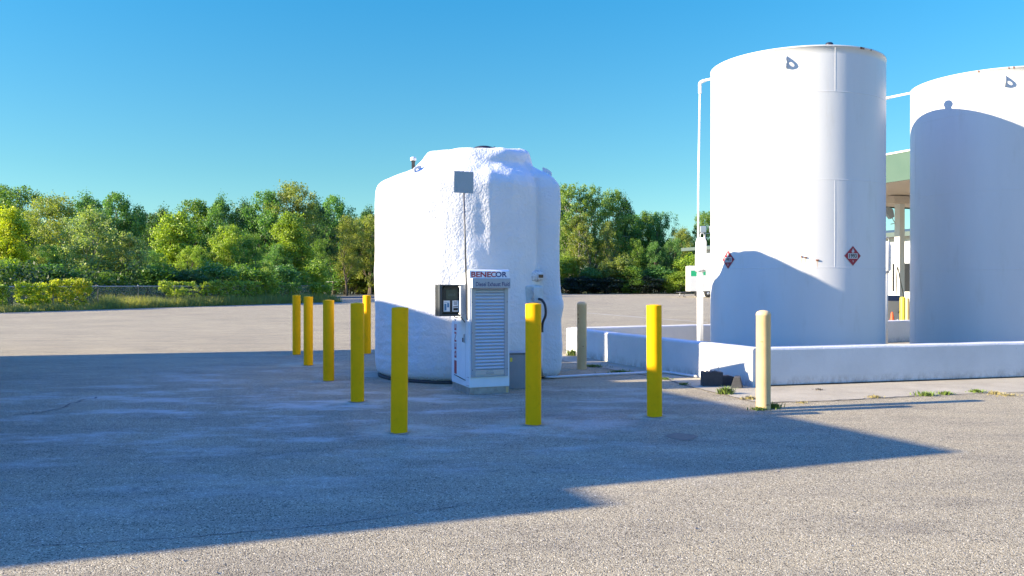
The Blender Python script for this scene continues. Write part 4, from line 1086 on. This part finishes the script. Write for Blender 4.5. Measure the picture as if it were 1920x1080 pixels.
PT = {
 'maple':  proto('maple_tree', 1, 12, 9.5, 2.0, 16, 190, .95, 62, .30, .28),
 'oak':    proto('oak_tree', 2, 12, 8.0, 1.5, 14, 200, .85, 66, .27, .25),
 'cotton': proto('cottonwood_tree', 3, 18, 8.0, 3.5, 22, 230, .85, 40, .34, .30, 2, 'bark_pale', shape='vase'),
 'cotton2':proto('cottonwood_tree', 4, 18, 9.5, 4.0, 20, 200, .88, 40, .34, .28, 3, 'bark_pale', shape='vase'),
 'airy':   proto('birch_tree', 5, 9, 7.5, 1.4, 18, 210, .55, 36, .24, .12, 1, 'bark_pale', shape='round'),
 'locust': proto('locust_tree', 6, 11, 8.5, 2.2, 15, 170, .75, 70, .20, .2, 2),
 'willow': proto('willow_tree', 7, 8, 5.6, .4, 16, 200, .65, 70, .22, .14, 2, shape='cone'),
 'shrub':  proto('shrub', 8, 3, 3.6, .1, 10, 80, .5, 60, .17, .05, 3),
 'shrub2': proto('shrub', 9, 3, 2.8, .1, 9, 70, .42, 56, .15, .04, 3, shape='cone'),
 'elm':    proto('elm_tree', 10, 12, 10.5, 1.8, 18, 220, .85, 62, .26, .26, 2, shape='vase'),
}
LM = (.20, .30, .075); SHADE = (.020, .036, .026); DK = (.075, .15, .05); MD = (.155, .26, .045); LT = (.26, .35, .05); YG = (.46, .50, .04); OL = (.25, .29, .07); BG = (.13, .26, .075); PL = (.28, .34, .13)  # the near-black green paints shade under the far trees
def plant(kind, px, ytop, Y, col, label, wid=1.0, ybase=None, group=None, cat='tree'):
    p_ = PT[kind]; X = (px - 960) / F * Y; h = H_EYE + (HOR - ytop) * Y / F
    s_ = h / p_['H']; rnd = random.Random(int(px * 13 + Y * 7))
    nm = p_['name'] if cat == 'tree' else 'shrub'
    o = empty(nm, (X, Y, 0), rnd.uniform(0, 6.28), label, cat, group); o.scale = (s_ * wid, s_ * wid, s_)
    c = bpy.data.objects.new('crown', p_['crown']); COL.objects.link(c); c.parent = o
    k = rnd.uniform(.9, 1.12); c.color = (col[0] * k, col[1] * k, col[2] * k, 1)
    t = bpy.data.objects.new('trunk' if cat == 'tree' else 'stems', p_['trunk']); COL.objects.link(t); t.parent = o
    return o
GL, GR, GB = 'trees behind the near fence', 'trees beyond the far kerb', 'shrubs along the tree line'
LEFT = [
 # kind, px, ytop, depth, colour, width, words
 ('willow', 18, 396, 58, YG, .95, 'bright yellow green tree at the left edge of the photo'),
 ('locust', -60, 372, 66, OL, 1.1, 'olive tree cut off by the left edge, taller than the yellow green one'),
 ('elm', 28, 350, 84, MD, 1.0, 'tall loose crowned tree rising behind the yellow green tree at the left edge'),
 ('locust', 100, 370, 72, OL, 1.1, 'dull olive tree with dark branching trunk, second in from the left edge'),
 ('oak', 168, 368, 92, BG, .9, 'round green treetop peeking just left of the pale airy tree'),
 ('maple', 218, 366, 88, BG, .8, 'round topped green tree directly behind the pale airy tree'),
 ('airy', 170, 392, 60, PL, 1.05, 'pale airy tree with a visible thin trunk behind the vine covered fence'),
 ('airy', 238, 440, 62, PL, 1.0, 'smaller pale airy tree leaning against the right side of the bigger one'),
 ('oak', 262, 394, 104, DK, .9, 'darkest green tree in the dip of the skyline left of the yellowish tree'),
 ('oak', 300, 393, 98, DK, .9, 'dark tree just left of the dip behind the wide yellowish tree'),
 ('willow', 330, 405, 70, LT, 1.25, 'wide yellowish tree in the middle of the left woods'),
 ('elm', 285, 470, 66, BG, .8, 'small mid green tree below the wide yellowish one on its left'),
 ('maple', 365, 378, 98, MD, .9, 'upright green tree right behind the wide yellowish one'),
 ('oak', 412, 372, 96, BG, .7, 'narrow pointed green tree between two dips of the left skyline'),
 ('elm', 360, 462, 66, LT, .75, 'low light green tree with drooping sprays in front of the woods'),
 ('maple', 430, 425, 76, LT, .9, 'broad light green tree left of the tallest tree of the woods'),
 ('oak', 462, 380, 99, DK, .8, 'dark upright tree left of the tallest treetop'),
 ('maple', 498, 362, 96, BG, .7, 'dark green tree touching the left side of the tallest treetop'),
 ('elm', 546, 347, 98, OL, .78, 'tallest tree of the left woods, with a feathery pointed top'),
 ('oak', 590, 378, 108, DK, .8, 'dark tree in the notch right of the tallest treetop'),
 ('willow', 545, 405, 82, LT, 1.1, 'yellow green tree directly below the tallest treetop'),
 ('locust', 470, 440, 72, MD, .9, 'mid green fine leaved tree below the broad light green one'),
 ('maple', 625, 371, 118, BG, .75, 'round deep green tree left of the small tank, higher of two'),
 ('oak', 690, 394, 126, DK, .9, 'dark low treetop touching the left side of the small tank'),
 ('locust', 655, 408, 112, OL, .8, 'olive tree with pale drooping foliage left of the small tank'),
 ('elm', 694, 404, 116, OL, .7, 'olive tree partly hidden by the left edge of the small tank'),
 ('locust', 600, 450, 92, MD, .75, 'shaded green tree above the leafy sapling at the fence end'),
 ('maple', 520, 460, 80, BG, .8, 'blue green shaded tree in front of the tallest one'),
 ('elm', 100, 460, 60, BG, .85, 'blue green bushy tree filling the gap left of the pale airy tree'),
]
for kd, px, yt, Y, c_, wd, lb in LEFT: plant(kd, px, yt, Y, c_, lb, wd, group=GL)
RIGHT = [
 ('cotton', 1068, 341, 140, LM, .95, 'tall tree rising directly beside the right edge of the small tank'),
 ('cotton2', 1112, 346, 142, LM, .75, 'tall pale trunked tree second from the small tank'),
 ('cotton', 1150, 352, 144, LM, .8, 'tall tree with a dark tuft sticking out at its upper right'),
 ('cotton2', 1085, 400, 137, OL, .8, 'shorter olive tree in front of the tall pale trunked ones'),
 ('oak', 1172, 372, 146, DK, .42, 'small dark treetop tuft right of the tall trees'),
 ('maple', 1185, 405, 150, BG, .8, 'green tree at the foot of the step down in the right skyline'),
 ('maple', 1215, 400, 150, MD, .7, 'round mid green tree between the step and the right hump'),
 ('elm', 1236, 399, 148, BG, .55, 'upright green tree forming the hump in the right skyline'),
 ('locust', 1278, 430, 142, OL, .9, 'rounded olive tree left of the white riser pipe'),
 ('elm', 1262, 448, 138, BG, .6, 'leafy green tree in front of the rounded olive one'),
 ('elm', 1325, 398, 150, MD, .6, 'tree half hidden behind the nearer tall tank and its riser pipe'),
 ('cotton2', 1140, 415, 138, OL, .65, 'pale stemmed olive tree below the tall trees'),
 ('maple', 1190, 450, 138, MD, .7, 'low mid green tree in the centre of the right woods'),
 ('oak', 1040, 370, 150, DK, .8, 'dark tree seen only past the right edge of the small tank'),
 ('locust', 1225, 455, 137, BG, .7, 'low blue green tree under the right hump of the skyline'),
 ('cotton', 1005, 360, 150, MD, .8, 'tree hidden behind the small tank in the right woods'),
]
for kd, px, yt, Y, c_, wd, lb in RIGHT: plant(kd, px, yt, Y, c_, lb, wd, group=GR)
# a far second rank so the woods have depth
rnd = random.Random(5)
for i, px in enumerate(range(-160, 1020, 44)):
    kd = ['oak', 'maple', 'elm'][i % 3]
    plant(kd, px + rnd.uniform(-8, 8), 425 + rnd.uniform(-12, 14) - (10 if 450 < px < 640 else 0), 118 + rnd.uniform(0, 14), DK, 'dark tree in the back rank of the left woods, mostly hidden by nearer trees', .95, group='back rank of the left woods')
for i, px in enumerate(range(1030, 1345, 36)):
    plant(['oak', 'maple', 'elm'][i % 3], px + rnd.uniform(-6, 6), 452 + rnd.uniform(-16, 12), 160 + rnd.uniform(0, 10), DK, 'dark tree in the back rank of the right woods, mostly hidden by nearer trees', .9, group='back rank of the right woods')
# shrubs
SH = [
 ('shrub2', 592, 489, 72, LT, 1.15, 'leafy light green sapling at the right end of the near fence'),
 ('shrub', 535, 500, 70, BG, 1.2, 'rounded bright green shrub behind the fence left of the sapling'),
 ('shrub2', 497, 505, 66, LT, 1.0, 'pointed feathery shrub left of the rounded one behind the fence'),
 ('shrub', 300, 500, 60, MD, 1.4, 'drooping green shrub behind the fence under the yellowish tree'),
 ('shrub', 395, 498, 63, BG, 1.5, 'blue green shrub behind the fence, middle of its length'),
 ('shrub', 90, 500, 55, BG, 1.5, 'dark shrub behind the fence near the left edge'),
 ('shrub', 15, 490, 54, LT, 1.3, 'yellowish shrub at the left edge behind the fence'),
 ('shrub', 210, 515, 57, MD, 1.4, 'low shrub at the foot of the pale airy tree'),
 ('shrub', 450, 500, 66, MD, 1.4, 'mid green shrub behind the right part of the fence'),
 ('shrub', 350, 510, 61, DK, 1.4, 'dark low shrub behind the fence left of its middle'),
 ('shrub', 650, 500, 120, BG, 2.2, 'shrub mass behind the far fence left of the small tank'),
 ('shrub', 690, 490, 121, OL, 2.0, 'shrub behind the far fence touching the small tank edge'),
 ('shrub2', 1062, 480, 135, LT, 1.3, 'upright light green shrub beside the right edge of the small tank'),
 ('shrub', 1105, 505, 134, BG, 1.3, 'green shrub below the tall pale trunked tree'),
 ('shrub2', 1140, 492, 134, OL, 1.2, 'olive pointed shrub left of the tallest shrub on the right'),
 ('shrub2', 1165, 480, 134, OL, 1.3, 'tallest pointed olive shrub in front of the right woods'),
 ('shrub', 1185, 500, 133, MD, 1.2, 'bright shrub right of the pointed olive one'),
 ('shrub', 1230, 503, 135, BG, 1.5, 'wide low shrub under the right woods'),
 ('shrub', 1268, 512, 133, LT, 1.7, 'light green shrub just left of the white trailer'),
 ('shrub', 1085, 520, 130.5, SHADE, 2.4, 'low shrub added as painted shade at the foot of the tall trees'),  # this and the next two: added shrubs, near-black to stand in for tree shade
 ('shrub', 1135, 522, 131.5, SHADE, 2.6, 'low shrub added as painted shade behind the tiny far posts'),
 ('shrub', 1205, 520, 132.5, SHADE, 2.8, 'low shrub added as painted shade in the middle of the far kerb'),
 ('shrub', 1300, 480, 136, LT, 1.0, 'yellow green shrub above the trailer, left of the riser pipe'),
]
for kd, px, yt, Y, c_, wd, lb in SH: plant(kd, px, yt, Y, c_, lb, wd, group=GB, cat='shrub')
# ground cover and dark undergrowth: beyond counting
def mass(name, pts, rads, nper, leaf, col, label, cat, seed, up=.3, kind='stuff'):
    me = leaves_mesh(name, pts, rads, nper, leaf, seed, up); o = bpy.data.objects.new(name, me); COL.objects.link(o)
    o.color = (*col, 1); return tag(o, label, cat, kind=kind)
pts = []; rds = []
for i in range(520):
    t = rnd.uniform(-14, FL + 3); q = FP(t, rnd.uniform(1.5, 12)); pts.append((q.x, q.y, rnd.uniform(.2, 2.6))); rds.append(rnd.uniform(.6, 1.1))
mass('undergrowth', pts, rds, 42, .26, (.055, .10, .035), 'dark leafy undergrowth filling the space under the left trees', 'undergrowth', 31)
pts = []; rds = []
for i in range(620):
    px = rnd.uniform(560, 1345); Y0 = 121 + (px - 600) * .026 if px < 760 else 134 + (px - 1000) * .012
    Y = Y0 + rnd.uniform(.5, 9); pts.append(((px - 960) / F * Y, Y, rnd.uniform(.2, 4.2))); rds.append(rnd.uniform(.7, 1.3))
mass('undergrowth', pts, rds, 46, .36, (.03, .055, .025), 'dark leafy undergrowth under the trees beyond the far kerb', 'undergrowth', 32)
# vines draped on the fence
def vine(t0, t1, z0, z1, col, label, n, seed, leaf=.15, rc=.17):
    r2 = random.Random(seed); pts = []; rds = []
    for i in range(n):
        u = r2.random(); t = t0 + (t1 - t0) * u; edge = min(1, 4 * min(u, 1 - u) + .3)
        zt = z0 + (z1 - z0) * (1 - (1 - edge) * .6)
        z = z1 - (zt - z0) * r2.random() ** 1.35 + r2.gauss(0, .05); q = FP(t, r2.uniform(-.16, .22)); pts.append((q.x, q.y, max(.08, z))); rds.append(rc * r2.uniform(.6, 1.3))
    me = leaves_mesh('vine', pts, rds, 15, leaf, seed, .2); o = bpy.data.objects.new('vine', me); COL.objects.link(o); o.color = (*col, 1)
    return tag(o, label, 'vine', 'vines hanging on the near fence')
def tpx(px): # fence parameter at a pixel column
    k = (px - 960) / F; return (k * F0.y - F0.x) / (fd.x - k * fd.y)
vine(tpx(30), tpx(100), .35, 1.55, YG, 'yellow green vine mound on the fence near the left edge', 150, 41)
vine(tpx(96), tpx(168), .25, 1.75, (.46, .47, .05), 'brightest yellow leaved vine mound on the fence below the pale airy tree', 190, 42)
vine(tpx(-30), tpx(14), .1, 1.4, LT, 'vine tangle on the fence cut off by the left edge', 90, 43)
vine(tpx(300), tpx(400), .7, 1.68, (.36, .44, .07), 'thin trailing vine along the top rail in the middle of the fence', 180, 44, .13, .13)
vine(tpx(396), tpx(520), .3, 1.72, (.32, .42, .08), 'thick vine curtain covering the right part of the fence', 420, 45)
vine(tpx(515), tpx(560), .15, 1.6, (.22, .34, .08), 'darker vine clump just past the thick curtain on the fence', 120, 46)
vine(tpx(585), tpx(607), .1, 1.35, YG, 'yellowish vine at the end post of the fence', 60, 47)
# tall dry grass along the foot of the fence
b = MB(); r3 = random.Random(77)
for i in range(26000):
    t = r3.uniform(-9, FL + .6); dens = .45 + .55 * (noise.noise(Vector((t * .35, 0, 3))) > -.05) + (t > tpx(230)) * .3
    if r3.random() > dens: continue
    q = FP(t, r3.uniform(-1.25, .7)); lowm = .5 + .5 * noise.noise(Vector((t * .5, 1, 1))); h = r3.uniform(.2, .85) * (.55 + lowm) * (1.0 if t > tpx(180) else .6)
    a = r3.uniform(0, 6.28); wd = .022; dx, dy = math.cos(a) * wd, math.sin(a) * wd; lx, ly = r3.gauss(0, .3) * h, r3.gauss(0, .3) * h
    b.add([(q.x - dx, q.y - dy, 0), (q.x + dx, q.y + dy, 0), (q.x + lx, q.y + ly, h)], [(0, 1, 2)])
m = mat('verge_grass', (.2, .2, .07), .7); s = N(m)
s.l(s.ramp(s.noise(s.coord('Object'), .6, 5, .7), [(.32, (.20, .26, .05)), (.5, (.36, .35, .09)), (.68, (.55, .44, .20))]), s.b.inputs['Base Color'])
gv = b.build('grass_verge', 'leaf', fix=False); gv.color = (.62, .54, .18, 1)
tag(gv, 'tall yellowing grass along the foot of the near fence', 'grass', kind='stuff')
